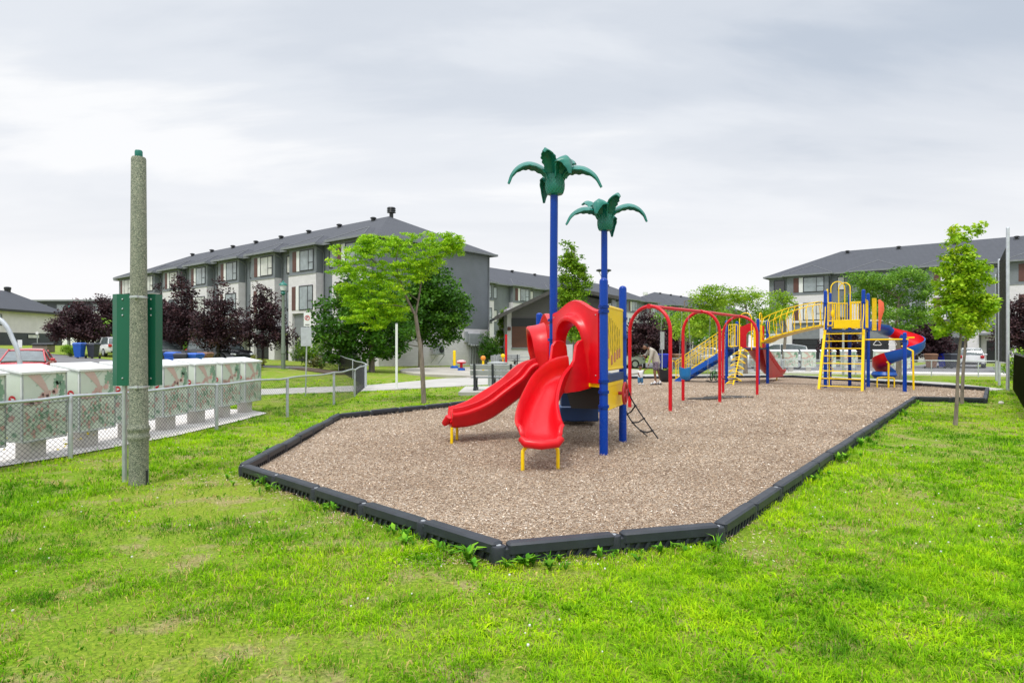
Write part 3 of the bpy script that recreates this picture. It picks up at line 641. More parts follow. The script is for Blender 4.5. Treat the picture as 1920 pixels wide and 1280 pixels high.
def palm(parent, x, y, z, yaw, sc=1.0, flip=1):
    p = MB(); p.lathe([(.06, 0), (.125, .02), (.152, .09), (.158, .17), (.150, .25), (.150, .30), (.145, .33), (.06, .34)], (x, y, z), 24)
    tr = p.build('palm_crown_base', teal, parent)
    m = MB()
    for s in (-1, 1):
        for k in range(18):
            a0 = 2*PI*k/18
            pts = []
            for j in range(9):
                q = j/8; a = a0 + s*q*1.5; zz = .03 + .30*q; rr = np.interp(zz, [0, .02, .09, .17, .25, .32], [.06, .125, .152, .158, .150, .145]) + .002
                pts.append((x + rr*math.cos(a), y + rr*math.sin(a), z + zz))
            m.tube(pts, .0035, 4)
    m.build('lattice_ridge', M('teal_light', (0.035, 0.24, 0.18), 0.4), tr, org=ORG[parent.name])
    prof = {'long': [(.07, .27), (.13, .40), (.27, .50), (.44, .535), (.60, .47), (.71, .34), (.765, .18)],
            'drop': [(.07, .27), (.15, .41), (.30, .46), (.49, .43), (.66, .30), (.76, .10)],
            'up': [(.05, .28), (.10, .45), (.17, .58), (.27, .66), (.38, .67), (.45, .60)],
            'hang': [(.08, .27), (.20, .38), (.30, .30), (.34, .12), (.33, -.06)]}
    for az, kind, wd in ((184, 'long', .22), (-12, 'drop', .24), (-118, 'up', .22), (-58, 'bend', .32), (48, 'up2', .21), (122, 'hang', .26)):
        if kind == 'bend': pr = [(.09, .27), (.14, .47), (.22, .58), (.34, .55), (.40, .42), (.43, .27)]
        elif kind == 'up2': pr = [(.05, .32), (.16, .48), (.30, .62), (.46, .68), (.58, .64)]
        else: pr = prof[kind]
        a = R(az)*flip + yaw; d = Vv(math.cos(a), math.sin(a), 0); s = Vv(-d.y, d.x, 0)
        path = cr([Vv(x, y, z) + d*r_*sc + UP*h_ for r_, h_ in pr], 5); n = len(path); rings = []
        for i, q in enumerate(path):
            t = (path[min(n-1, i+1)] - path[max(0, i-1)]).normalized(); nn_ = t.cross(s).normalized()
            if nn_.z < 0 and i < n*.5: nn_ = -nn_
            if i and nn_.dot(pn) < 0: nn_ = -nn_
            pn = nn_
            f = i/(n-1); ww = wd*(.75 + .50*math.sin(min(1, f*1.2)*PI))*(1 - .80*(max(0, f-.5)/.5)**1.6) * (.95 + .05*(1 if (i % 4) < 2 else -1))
            top = []; bot = []
            for k in range(9):
                c = -1 + k/4; arch_ = -.30*ww*abs(c)**1.8 + (.012 if k == 4 else 0)
                top.append(q + s*ww*c*.5 + nn_*arch_); bot.append(q + s*ww*c*.5*.93 + nn_*(arch_ - .016))
            rings.append(top + bot[::-1])
        lf = MB(); lf.loft(rings, True, True); o = lf.build('palm_leaf', teal, parent, smooth=55)
def catw(m, pts, r, n=8): m.tube(pts, r, n)

# ------------------------------------------------------------------ small play structure with two red slides
P1 = Vv(1.335, 9.2, 0); P2 = Vv(1.84, 10.5, 0); P3 = Vv(.66, 10.3, 0); P4 = Vv(.51, 11.75, 0); P6 = Vv(1.84, 12.6, 0); DZ = 1.12
ps = thing('play_structure', 'small play structure with two red slides and two green palm tops on blue posts', 'play structure', P1)
post(ps, P1.x, P1.y, 2.59, (.93, 1.09, 2.10, 2.17, .72)); post(ps, P2.x, P2.y, 2.60, (.93, 1.09, 1.75, 2.05, .72)); post(ps, P4.x, P4.y, 2.22, (1.05,))
post(ps, P3.x, P3.y, 4.10, (1.7, 2.02), dome=False, topxy=(PX(1039, 10.3), 10.3)); post(ps, P6.x, P6.y, 3.95, (1.1,), dome=False)
palm(ps, PX(1040.5, 10.3), 10.3, 4.06, R(0)); palm(ps, P6.x + .02, P6.y, 3.90, PI, 1.08, flip=-1)
dpoly = [(P1.x, P1.y), (P2.x, P2.y), (P6.x, P6.y), (P4.x, P4.y), (P3.x, P3.y)]; cx_ = sum(p[0] for p in dpoly)/5; cy_ = sum(p[1] for p in dpoly)/5
part('deck', navy, ps, lambda m: m.prism([(cx_ + (a-cx_)*.97, cy_ + (b-cy_)*.97) for a, b in dpoly], DZ - .05, DZ))
def beam(m):
    for a, b in ((P1, P2), (P2, P6), (P6, P4), (P4, P3), (P3, P1)):
        d = (b-a).normalized(); a2 = a + d*.07; b2 = b - d*.07
        m.obox((a2+b2)/2 + UP*(DZ - .085), d, d.cross(UP), ((b2-a2).length, .05, .065), .006)
part('deck_beam', yellow, ps, beam)
# black gusset under the deck and the step pod behind it
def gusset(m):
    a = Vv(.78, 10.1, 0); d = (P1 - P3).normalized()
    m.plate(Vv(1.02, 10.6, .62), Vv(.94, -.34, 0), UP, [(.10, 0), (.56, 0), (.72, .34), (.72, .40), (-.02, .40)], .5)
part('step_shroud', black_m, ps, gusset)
st = part('step_platform', blue_pl, ps, lambda m: m.prism([(1.02, 13.25), (1.88, 13.2), (2.06, 13.45), (1.98, 13.95), (1.6, 14.15), (1.05, 13.95)], .235, .32), bevel=.02)
part('step_body', navy, ps, lambda m: m.prism([(.95, 12.55), (1.72, 12.55), (1.72, 13.24), (.95, 13.24)], .12, .40), bevel=.02)
part('step_body', navy, ps, lambda m: m.prism([(.95, 12.2), (1.72, 12.2), (1.72, 12.54), (.95, 12.54)], .45, .74), bevel=.02)
for xx, yy in ((1.55, 13.28), (1.92, 13.7)): part('leg', yellow, ps, lambda m: m.tube([(xx, yy, 0), (xx, yy, .24)], .03, 10))
# slide 1: a wave that turns towards the lawn corner
c1 = (P1 + P3)/2
pth = cr([c1 + Vv(.03, .04, 1.12), Vv(.80, 9.60, 1.10), Vv(.60, 9.32, .97), Vv(.46, 9.02, .76), Vv(.375, 8.72, .57), Vv(.345, 8.42, .44), Vv(.36, 8.15, .40), Vv(.37, 7.98, .40)], 6)
def prof1(t):
    h = .27 + .06*(1 - sstep(0, .25, t)) - .06*sstep(0.5, 0.9, t) - .10*sstep(.93, 1.0, t)
    return trough(.205 + .05*sstep(.35, .8, t) - .045*sstep(.88, 1, t), h, .03, .06)
sl1 = MB(); sweep(sl1, pth, prof1)
# rounded front lip
e = pth[-1]; sl1.tube([e + Vv(-.25, .02, .04), e + Vv(-.20, -.035, -.01), e + Vv(0, -.06, -.03), e + Vv(.20, -.035, -.01), e + Vv(.25, .02, .04)], [.05, .06, .06, .06, .05], 12)
sl1.build('slide_chute', red, ps, smooth=60)
# tall side wings at the top of slide 1
nrm = (P1 - P3).normalized().cross(UP)
if nrm.dot(Vv(0, -1, 0)) < 0: nrm = -nrm
du = (P1 - P3).normalized()
for s_, tag_ in ((-.30, 0), (.30, 1)):
    b = c1 + du*s_ + UP*1.08
    wing = [(-.02, -.10), (.20, -.14), (.46, -.16), (.54, -.02), (.50, .08), (.38, .20), (.29, .32), (.27, .44), (.255, .54), (.20, .605), (.12, .625), (.04, .60), (-.01, .54), (-.03, .40)]
    part('side_wing', red, ps, lambda m: m.loft([[b + nrm*a + UP*z_ + du*o for a, z_ in wing] for o in (-.03, -.022, .022, .03)]), smooth=50, bevel=.012)
hood(ps, P3 + du*.06 + nrm*.02, du, (P1-P3).length - .12, 1.06, 2.32, vis=.20)
# slide 2: double lane seen from its flank
c2 = (P3 + P4)/2
pth2 = cr([c2 + Vv(.02, 0, 1.12), c2 + Vv(-.22, -.02, 1.08), Vv(.12, 10.93, .86), Vv(-.22, 10.82, .62), Vv(-.52, 10.70, .44), Vv(-.78, 10.61, .36), Vv(-.95, 10.56, .345), Vv(-1.04, 10.54, .35)], 6)
def prof2(t):
    h = .26 - .05*sstep(.5, 1, t); w = .30; L = .04
    inn = [(-w, h), (-w+.03, h*.3), (-w*.6, .0), (-.06, .02), (-.03, h*.85), (0, h*.93), (.03, h*.85), (.06, .02), (w*.6, 0), (w-.03, h*.3), (w, h)]
    out = [(w+L*.4, h+.02), (w+L*.8, h+.012), (w+L*.9, h-.022), (w+L*.95, h-.05), (w+.075, h-.055), (w+.092, h-.07), (w+.085, h-.115), (w+.05, h-.15), (w+.045, 0), (w*.9, -.06), (0, -.075), (-w*.9, -.06), (-w-.045, 0), (-w-.05, h-.13), (-w-.085, h-.10), (-w-.092, h-.05), (-w-.075, h-.03), (-w-L*.95, h-.02), (-w-L*.9, h+.03), (-w-L*.8, h+.05), (-w-L*.4, h+.055)]
    return inn + out
sl2 = MB(); sweep(sl2, pth2, prof2); e = pth2[-1]
sl2.tube([e + Vv(.02, -.33, .12), e + Vv(-.04, -.3, 0.02), e + Vv(-.05, 0, .0), e + Vv(-.04, .3, .02), e + Vv(.02, .33, .12)], .055, 12)
sl2.build('slide_chute', red, ps, smooth=60)
d2 = (P3 - P4).normalized(); 
hood(ps, P4 + d2*.06, d2, (P3-P4).length - .12, 1.06, 2.18, vis=.34, low=.4)
# legs under the slide ends
for px, py, sx in ((980, 887, 1), (1046, 883, -1)):
    q = G(px, py); part('slide_leg', yellow, ps, lambda m: m.tube(cr([q - UP*.05, q + UP*.22, q + Vv(.01*sx, .01, .29), q + Vv(.06*sx, .03, .335), q + Vv(.12*sx, .05, .345)], 4), .024, 12))
q = G(847, 836); part('slide_leg', yellow, ps, lambda m: m.tube([q - UP*.05, q + UP*.30], .024, 12)); part('slide_leg', yellow, ps, lambda m: m.tube([q + Vv(.05, .4, -.05), q + Vv(.05, .4, .30)], .024, 12))
# yellow play panels between the two posts nearest the swings
d = (P2 - P1).normalized(); nn = d.cross(UP); nn = nn if nn.x > 0 else -nn
def pt_(s, z, o=0): return P1 + d*s + UP*z + nn*o
W = (P2-P1).length
up_ = part('game_panel', yellow, ps, lambda m: m.obox(pt_(W/2, 1.73), d, nn, (W - .13, .035, .94), .008))
part('panel_edge', yellow, up_, lambda m: [m.tube([pt_(.08, z, .0), pt_(W - .08, z, .0)], .028, 10) for z in (1.265, 2.195)], org=ORG[ps.name])
def grooves(m):
    rr = random.Random(3)
    for i in range(7):
        s = .26 + .125*i; z1 = 2.06 - .03*i; z0 = 1.52 + rr.uniform(-.05, .06) - (.1 if i in (2, 3) else 0)
        for side in (1, -1): m.tube([pt_(s + .016*math.sin(j*1.3 + i), z1 + (z0-z1)*j/10, side*.019) for j in range(11)], [.002 + .003*abs(math.sin(j*1.1 + i)) for j in range(11)], 5)
part('groove', dark_p, up_, grooves, org=ORG[ps.name])
def beads(m):
    for i, (s, z) in enumerate(((.22, 1.50), (.45, 1.40), (.66, 1.44), (.85, 1.48), (1.02, 1.50))):
        for side in (1, -1):
            c = pt_(s, z, side*.02); m.obox(c, d, nn, (.085, .022, .15), .02)
part('bead', M('faded_red', (.52, .20, .12), .5), up_, beads, org=ORG[ps.name])
part('deck_edge', navy, ps, lambda m: m.obox(pt_(W/2, 1.13), d, nn, (W - .13, .06, .13), .01))
lp_ = part('lower_panel', yellow, ps, lambda m: m.obox(pt_(W/2, .86), d, nn, (W - .13, .03, .38), .006))
part('panel_edge', yellow, lp_, lambda m: [m.tube([pt_(.08, z), pt_(W - .08, z)], .022, 10) for z in (.665, 1.045)], org=ORG[ps.name])
wc = pt_(W*.70, .86, .12)
def wheel(m):
    ringp = [wc + d*.165*math.cos(q) + UP*.165*math.sin(q) for q in [2*PI*i/28 for i in range(29)]]; m.tube(ringp, .020, 8)
    for q in range(4): m.tube([wc, wc + d*.16*math.cos(q*PI/2 + .4) + UP*.16*math.sin(q*PI/2 + .4)], .018, 8)
    m.tube([pt_(W*.70, .86, .015), wc + nn*.02], .028, 12)
part('steering_wheel', M('faded_red_wheel', (.42, .02, .03), .45), ps, wheel)
# rope ladder beside the post
def ropes(m):
    A = [Vv(1.93, 10.72, 1.05), Vv(2.02, 10.75, .74), Vv(2.25, 10.78, .38), Vv(2.50, 10.8, .03)]
    B = [Vv(1.93, 11.15, 1.05), Vv(1.98, 11.1, .55), Vv(2.12, 11.1, .27), Vv(2.38, 11.1, .03)]
    a, b = cr(A, 5), cr(B, 5); m.tube(a, .012, 8); m.tube(b, .012, 8)
    for i in (4, 7, 10, 13):
        mid = (a[i]+b[i])/2 - UP*.03; m.tube([a[i], mid, b[i]], .013, 8); m.ball(a[i], .024, 8); m.ball(b[i], .024, 8)
part('rope_ladder', dark_p, ps, ropes)

# ------------------------------------------------------------------ swings
sf = thing('swing_set', 'red three arch swing frame standing on the wood chips', 'swing frame', Vv(3.43, 15.8, 0))
feet = [(Vv(3.03, 16.26, 0), Vv(3.84, 15.33, 0)), (Vv(4.98, 18.40, 0), Vv(5.90, 17.95, 0)), (Vv(7.13, 21.35, 0), Vv(8.05, 20.75, 0))]
BE = [(a+b)/2 for a, b in feet]
for a, b in feet:
    dd = (b-a); w = dd.length/2; dd.normalize(); c = (a+b)/2
    pts = [a - UP*.1, a + UP*1.0] + [c - dd*w*math.cos(q) + UP*(2.61 - .62 + .62*math.sin(q)) for q in [PI*i/18 for i in range(19)]] + [b + UP*1.0, b - UP*.1]
    part('arch', red_pipe, sf, lambda m: m.tube(pts, .045, 14))
part('top_beam', red_pipe, sf, lambda m: (m.tube([BE[0] + UP*2.61, BE[1] + UP*2.61, BE[2] + UP*2.61], .045, 14), [m.tube([c + UP*2.61 - (BE[1]-BE[0]).normalized()*.05, c + UP*2.61 + (BE[1]-BE[0]).normalized()*.05], .058, 14) for c in BE]))
def chain(m, a, b, r=.007):
    a = Vector(a); b = Vector(b); L = (b-a).length; k = int(L/.055); t = (b-a).normalized(); u = t.cross(Vv(.3, 1, 0)).normalized(); w = t.cross(u)
    for i in range(k):
        c = a.lerp(b, (i+.5)/k); s = u if i % 2 else w
        m.tube([c - t*.03, c - t*.02 + s*.013, c + t*.02 + s*.013, c + t*.03, c + t*.02 - s*.013, c - t*.02 - s*.013, c - t*.03], .0038, 4, caps=False)
def swing_seat(bay, f, kind, mat, label, yaw, zc):
    bd = (BE[bay+1] - BE[bay]).normalized(); p = BE[bay].lerp(BE[bay+1], f); s = Vv(math.cos(yaw), math.sin(yaw), 0); fw = Vv(-s.y, s.x, 0)
    t = thing('swing', label, 'swing', p + UP*zc, 'swings hanging from the red frame')
    c = p + UP*zc
    if kind == 'bucket':
        w = .17
        m = MB(); rg = []
        for z, rx, ry in ((-.17, .07, .06), (-.15, .12, .10), (-.05, .15, .13), (.08, .165, .145), (.13, .17, .15), (.13, .155, .135), (.08, .15, .13), (-.05, .13, .115), (-.13, .09, .08)):
            rg.append([c + s*rx*math.cos(q) + fw*ry*math.sin(q) + UP*(z + (.05*abs(math.cos(q)) if z > 0 else 0)) for q in [2*PI*j/20 for j in range(20)]])
        m.loft(rg, True, True); m.build('bucket_seat', mat, t, smooth=50); hi = .17
    else:
        w = .22; m = MB(); m.loft([[c + s*x_ + fw*y_ + UP*(-.05*(1-(x_/w)**2) + z_) for y_, z_ in ((-.07, 0), (.07, 0), (.07, .02), (-.07, .02))] for x_ in [w*(k/5-1) for k in range(11)]]); m.build('belt_seat', mat, t); hi = .0
    for sg_ in (-1, 1):
        top = p + bd*sg_*w*1.1 + UP*2.56; bt = c + s*sg_*w + UP*hi
        part('chain', steel, t, lambda m: chain(m, bt, top), smooth=0)
        if kind == 'bucket': part('chain_strap', steel, t, lambda m: m.tube([bt + UP*.3, c + s*sg_*w*.9 + fw*.1 + UP*.15], .005, 4))
    return t
yaw0 = math.atan2(2.4, 2.0)
swing_seat(0, .28, 'bucket', black_r, 'black bucket swing hanging next to the swing frame leg nearest the slides', .1, .85)
swing_seat(0, .66, 'bucket', M('azure_plastic', (.010, .17, .45), .4), 'light blue bucket swing hanging beside the black one', -.2, .87)
swing_seat(1, .28, 'belt', black_r, 'flat black belt swing hanging after the middle arch', .35, .58)
swing_seat(1, .70, 'belt', black_r, 'flat black belt swing hanging before the last arch', .2, .58)
for (x, y, rx, ry, l) in ((5.75, 19.1, .52, .22, 'thin dark rubber mat half buried beneath the middle arch'), (6.75, 19.7, .85, .36, 'wide dark rubber mat lying beneath the belt swings')):
    o = MB().lathe([(1, 0), (1, .012), (.9, .018)], (0, 0, 0), 28).build('swing_mat', M('mat_rubber', (.05, .048, .045), .9, var=.4, scale=6), org=(0, 0, 0)); o.location = (x, y, .035); o.scale = (rx, ry, 1); o.rotation_euler = (0, 0, .2); tag(o, l, 'mat')

# ------------------------------------------------------------------ large play structure
bs = thing('climbing_structure', 'large play structure with yellow arch bridge, ladder tower and blue spiral slide', 'play structure', Vv(10.2, 26.2, 0))
T1, T2, T3, T4 = Vv(9.2, 27.1, 0), Vv(10.0, 28.1, 0), Vv(10.2, 26.2, 0), Vv(11.0, 27.2, 0); D1 = 1.56
A_, B_, C_, D_, E_ = Vv(12.05, 24.3, 0), Vv(12.8, 25.45, 0), Vv(13.6, 25.45, 0), Vv(12.93, 23.25, 0), Vv(13.92, 24.7, 0); D2 = 2.24
for p, t in ((T1, 2.72), (T2, 2.72), (T3, 2.75), (T4, 2.72), (A_, 3.76), (B_, 3.76), (C_, 3.72), (D_, 3.70), (E_, 3.68)): post(bs, p.x, p.y, t, (t - .5, D1 if t < 3 else D2))
part('deck', navy, bs, lambda m: m.prism([(T1.x, T1.y), (T3.x, T3.y), (T4.x, T4.y), (T2.x, T2.y)], D1 - .07, D1))
part('deck', navy, bs, lambda m: m.prism([(p.x, p.y) for p in (A_, D_, E_, C_, B_)], D2 - .07, D2))
def bars(m, a, b, z0, z1, n, r=.014, side=None, rail=.02):
    a = Vector(a); b = Vector(b)
    m.tube([a + UP*z0, b + UP*z0], rail, 8); m.tube([a + UP*z1, b + UP*z1], rail, 8)
    for i in range(n + 1):
        p = a.lerp(b, i/n); m.tube([p + UP*z0, p + UP*z1], r, 6)
def barrier(a, b, z0, z1, n, name='barrier'):
    dd = (b-a).normalized(); part(name, yellow, bs, lambda m: bars(m, a + dd*.09, b - dd*.09, z0, z1, n))
def hoop(a, b, z0, z1, name='handrail_hoop', r=.02):
    w = (b-a).length/2; dd = (b-a).normalized(); c = (a+b)/2
    part(name, yellow, bs, lambda m: m.tube([a + UP*z0] + [c - dd*w*math.cos(q) + UP*(z1 - w + w*math.sin(q)) for q in [PI*i/12 for i in range(13)]] + [b + UP*z0], r, 10))
# tower one
barrier(T1, T1.lerp(T3, .42), D1 + .06, D1 + .98, 4); barrier(T1.lerp(T3, .80), T3, D1 + .06, D1 + .98, 3)
hoop(T1.lerp(T3, .42), T1.lerp(T3, .80), D1 - .1, 3.02); hoop(T3.lerp(T4, .15), T3.lerp(T4, .38), D1 + .0, 3.02)
part('side_plate', yellow, bs, lambda m: m.obox(T3.lerp(T4, .25) + UP*(D1 + .5), (T4-T3), (T4-T3).cross(UP), (.16, .03, .9), .01))
barrier(T2, T2.lerp(T4, .2), D1 + .06, D1 + .98, 2)
hood(bs, T4.lerp(T2, .1), (T2 - T4), (T2-T4).length*.8, D1 - .02, 2.65, vis=.12, mat=red_pipe)
# wide red slide from tower one
mid = (T2 + T4)/2; od = Vv(.62, .78, 0)
pth3 = cr([mid + UP*D1, mid + od*.35 + UP*(D1 - .02), mid + od*1.2 + UP*1.12, mid + od*2.2 + UP*.66, mid + od*2.95 + UP*.36, mid + od*3.4 + UP*.31, mid + od*3.6 + UP*.33], 4)
part('slide_chute', red_pipe, bs, lambda m: sweep(m, pth3, lambda t: trough(.42, .20, .12, .05)), smooth=50)
part('slide_flank', M('dark_red', (.42, .008, .014), .4), bs, lambda m: m.plate(mid + od*.1 - Vv(.78, -.62, 0)*(-.40), od, UP, [(0, D1 - .05), (.4, D1 - .06), (1.2, 1.02), (2.2, .58), (3.0, .27), (3.3, .2), (.95, .2), (.45, .75)], .03))
part('slide_leg', yellow, bs, lambda m: m.tube([mid + od*3.0 - Vv(.78, -.62, 0)*(-.2), mid + od*3.0 - Vv(.78, -.62, 0)*(-.2) + UP*.3], .03, 8))
# serpentine climber
fa = (T1 + T3)/2; fo = Vv(-.62, -.78, 0); fs = (T3 - T1).normalized()
def serp(m):
    top = fa + fo*.08 + UP*(D1 + .02); bot = fa + fo*1.15; m.tube([top, bot - UP*.05], .03, 10)
    pts = []; k = 6
    for i in range(k*12 + 1):
        f = i/(k*12); c = top.lerp(bot, .05 + f*.90); a = f*k*2*PI
        pts.append(c + fs*.30*math.sin(a) + fo*.06*math.cos(a) + UP*.05*math.cos(a*2))
    m.tube(pts, .018, 8)
part('serpentine_climber', yellow, bs, serp)
# stairs of tower one
sm = (T1 + T2)/2; so_ = Vv(-.80, .60, 0); ss = (T2 - T1).normalized(); SL = 2.35
for k in range(7):
    f = (k+.5)/7; c = sm + so_*(SL*f) + UP*(D1*(1-f) - .04)
    part('stair_tread', blue_pl, bs, lambda m: (m.obox(c, so_, ss, (.30, .86, .045), .01), m.obox(c - so_*.13 + UP*.08, so_, ss, (.02, .86, .16))))
for s in (-.46, .46):
    def rail(m):
        a = sm + ss*s; b = a + so_*SL
        m.tube([a + UP*(D1 + .95), b + UP*.95, b + UP*.05], .02, 8); m.tube([a + UP*(D1 + .12), b + UP*.16], .02, 8)
        m.tube([a + UP*(D1 + .80), b + UP*.80], .014, 8)
        for k in range(15): f = (k+.3)/15; q = a.lerp(b, f); m.tube([q + UP*(D1*(1-f) + .12), q + UP*(D1*(1-f) + .93)], .013, 6)
    part('stair_rail', yellow, bs, rail)
    part('stringer', blue_pl, bs, lambda m: m.plate(sm + ss*(s - .02), so_, UP, [(0, D1 - .22), (0, D1 + .03), (SL, .14), (SL + .1, 0), (SL - .15, 0)], .04))
q = sm + so_*(SL + .35); hoop(q - ss*.3, q + ss*.35, -.1, .95)
# arch bridge
ba, bb = (T3.lerp(T4, .62)), A_.lerp(B_, .35); ba = ba + UP*1.82; bb = bb + UP*2.44; bd_ = (bb-ba); bl = bd_.xy.length; bu = Vv(bd_.x, bd_.y, 0).normalized(); bsd = Vv(bu.y, -bu.x, 0)
def bz(f): return ba.z + (bb.z - ba.z)*(f + .10*math.sin(PI*f)) + (-.05 if f < .1 else 0)
part('bridge_deck', yellow, bs, lambda m: m.loft([[ba.lerp(bb, f).xy.to_3d() + bsd*a + UP*(bz(f) + z) for a, z in ((-.42, -.03), (.42, -.03), (.42, .03), (.38, .03), (.38, 0), (-.38, 0), (-.38, .03), (-.42, .03))] for f in [k/12 for k in range(13)]]))
for s in (-1, 1):
    def brail(m):
        tp = []; 
        for k in range(13):
            f = k/12; p = ba.lerp(bb, f).xy.to_3d() + bsd*s*.42; tp.append(p + UP*(bz(f) + .92 + .05*math.sin(PI*f)))
        m.tube([ba.xy.to_3d() + bsd*s*.42 + UP*bz(0), ba.xy.to_3d() + bsd*s*.50 - bu*.05 + UP*(bz(0) + .45)] + tp + [bb.xy.to_3d() + bsd*s*.50 + UP*(bz(1) + .45), bb.xy.to_3d() + bsd*s*.42 + UP*bz(1)], .019, 8)
    part('bridge_rail', yellow, bs, brail)
    def bbars(m):
        for k in range(1, 10):
            f = k/10; p = ba.lerp(bb, f).xy.to_3d() + bsd*s*.42; z0 = bz(f); z1 = z0 + .94
            m.tube(cr([p + UP*z0, p + bsd*s*.13 - bu*.02 + UP*(z0 + .28), p + bsd*s*.15 - bu*.03 + UP*(z0 + .6), p + UP*z1], 4), .013, 6)
    part('bridge_bar', yellow, bs, bbars)
# tower two: ladder
la, lb = Vv(11.38, 23.45, 0), Vv(12.50, 22.55, 0); ta, tb = A_ + Vv(-.06, -.10, 0), D_ + Vv(-.06, -.12, 0)
for a, b in ((la, ta), (lb, tb)): part('ladder_rail', yellow, bs, lambda m: m.loft([[p + Vv(.03, -.03, 0)*i + Vv(.04, .05, 0)*j for i, j in ((-1, -1), (1, -1), (1, 1), (-1, 1))] for p in (a - UP*.05, b + UP*D2)]))
for k in range(8):
    f = (k + .55)/8.1; p = la.lerp(ta, f) + UP*D2*f; q = lb.lerp(tb, f) + UP*D2*f; part('rung', yellow, bs, lambda m: m.tube([p, q], .019, 8))
for a, b in ((ta, A_), (tb, D_)): part('grab_rail', yellow, bs, lambda m: m.tube(cr([a + Vv(-.06, -.08, D2 - .35), a + Vv(-.10, -.12, D2 + .1), a + UP*(D2 + .6), b + Vv(0, 0, D2 + 1.12)], 4), .018, 8))
fd = (D_ - A_).normalized()
part('front_plate', yellow, bs, lambda m: m.obox((A_ + D_)/2 + fd*.10 + UP*(D2 + .22), fd, fd.cross(UP), ((D_-A_).length - .42, .03, .30), .01))
barrier(A_, A_.lerp(D_, .36), D2 + .34, D2 + 1.02, 4); barrier(A_.lerp(D_, .62), D_, D2 + .34, D2 + 1.02, 4)
hoop(A_.lerp(D_, .36), A_.lerp(D_, .66), D2 + .35, 4.0); hoop(B_.lerp(C_, .05), B_.lerp(C_, .75), D2, 4.22); hoop(A_.lerp(B_, .3), A_.lerp(B_, .62), D2 + .1, 3.85)
barrier(B_, C_, D2 + .1, D2 + 1.1, 6); barrier(C_, E_, D2 + .1, D2 + 1.1, 3); barrier(A_, A_.lerp(B_, .3), D2 + .1, D2 + 1.1, 2)
ex = (E_ - D_).normalized(); barrier(D_, E_, D2 + .1, D2 + 1.14, 7)
barrier(E_ + Vv(.1, 0, 0), E_ + Vv(.46, .15, 0), D2 + .02, D2 + 1.24, 4)
part('safety_shield', M('orange_plastic', (.85, .13, .05), .4), bs, lambda m: m.loft([[E_ + Vv(.50, .18, 0) + Vv(o, o*.4, 0) + Vv(0, 0, z) + Vv(x_, 0, 0) for x_, z in ((0, D2 + .0), (.06, D2 + .5), (.16, D2 + .8), (.14, D2 + 1.1), (0, D2 + 1.22))] for o in (0, .05, .10)]), smooth=50)
part('spinner', yellow, bs, lambda m: m.ball(A_.lerp(D_, .2) + UP*(D2 + .62), .10, 10, (.7, .7, 1.6)))
part('corkscrew_pole', yellow, bs, lambda m: (m.tube([Vv(12.55, 25.0, 0), Vv(12.55, 25.0, D2)], .025, 8), m.tube([Vv(12.55 + .14*math.cos(q), 25.0 + .14*math.sin(q), .35 + q*.062) for q in [k*.4 for k in range(76)]], .014, 6)))
# trapeze bar and its post
Fp = Vv(13.64, 21.95, 0); post(bs, Fp.x, Fp.y, 2.09, (1.80,))
part('overhead_bar', yellow, bs, lambda m: (m.tube([D_ + UP*1.86, Fp + UP*1.86, Fp + (Fp - D_).normalized()*.12 + UP*1.86], .03, 10), m.obox(Fp + Vv(.14, -.1, 1.92), (Fp - D_), UP, (.25, .05, .04), .005)))
for f in (.35, .72):
    c = D_.lerp(Fp, f) + UP*1.83; bb_ = Vv(.85, -.5, 0).normalized()
    part('trapeze_handle', white_p, bs, lambda m: m.tube([c, c + bb_*.05 - UP*.03, c + bb_*.13 - UP*.15, c + bb_*.11 - UP*.17, c - bb_*.11 - UP*.17, c - bb_*.13 - UP*.15, c - bb_*.05 - UP*.03, c], .013, 6))
# spiral slide
SC = Vv(15.37, 25.15, 0); RAD = .60
def helix(a):  # a in degrees travelled
    th = R(192 - a); return SC + Vv(RAD*math.cos(th), RAD*math.sin(th), 2.54 - .0045*a)
hp = [E_ + Vv(.12, .45, D2 + .08), E_ + Vv(.55, .72, D2 + .07)] + [helix(a) for a in range(64, 469, 8)]
hs = []
for i, p in enumerate(hp):
    if i < 2: hs.append(Vv(.45, -1, 0).normalized())
    else: hs.append((SC.xy.to_3d() - p.xy.to_3d()).normalized()*1.0)
n_h = len(hp)
def sprof(outer):
    def f(t):
        hi_, ho_ = .20, .36; w = .27
        inn = [(w, hi_), (w - .03, .08), (w*.6, .0), (0, -.02), (-w*.6, .0), (-w + .03, .10), (-w, ho_)]
        out = [(-w - .03, ho_), (-w - .03, .08), (-w*.7, -.06), (0, -.085), (w*.7, -.06), (w + .03, .06), (w + .03, hi_)]
        if outer: return inn + out
        return [(a*.94, b + .012) for a, b in inn] + [(a*.94, b + .004) for a, b in inn[::-1]]
    return f
def fixed_sweep(m, prof, i0=0, i1=None):
    rings = []
    for i, p in list(enumerate(hp))[i0:i1]:
        t = (hp[min(n_h-1, i+1)] - hp[max(0, i-1)]).normalized(); s = hs[i]; s = (s - t*s.dot(t)).normalized(); up = UP - t*UP.dot(t); up.normalize()
        rings.append([p + s*a + up*b for a, b in prof(0)])
    m.loft(rings, True, True)
for i0, i1, mt in ((0, 7, blue_pl), (6, 12, red), (11, 37, blue_pl), (36, 47, red), (46, None, blue_pl)):
    part('slide_section', mt, bs, lambda m: fixed_sweep(m, sprof(True), i0, i1), smooth=50)
part('slide_liner', red, bs, lambda m: fixed_sweep(m, sprof(False), 6, None), smooth=50)
ec = G(1666, 727.6); part('slide_column', yellow, bs, lambda m: m.tube([ec - UP*.05, ec + UP*.95, ec + Vv(-.06, .0, 1.02)], .035, 10))
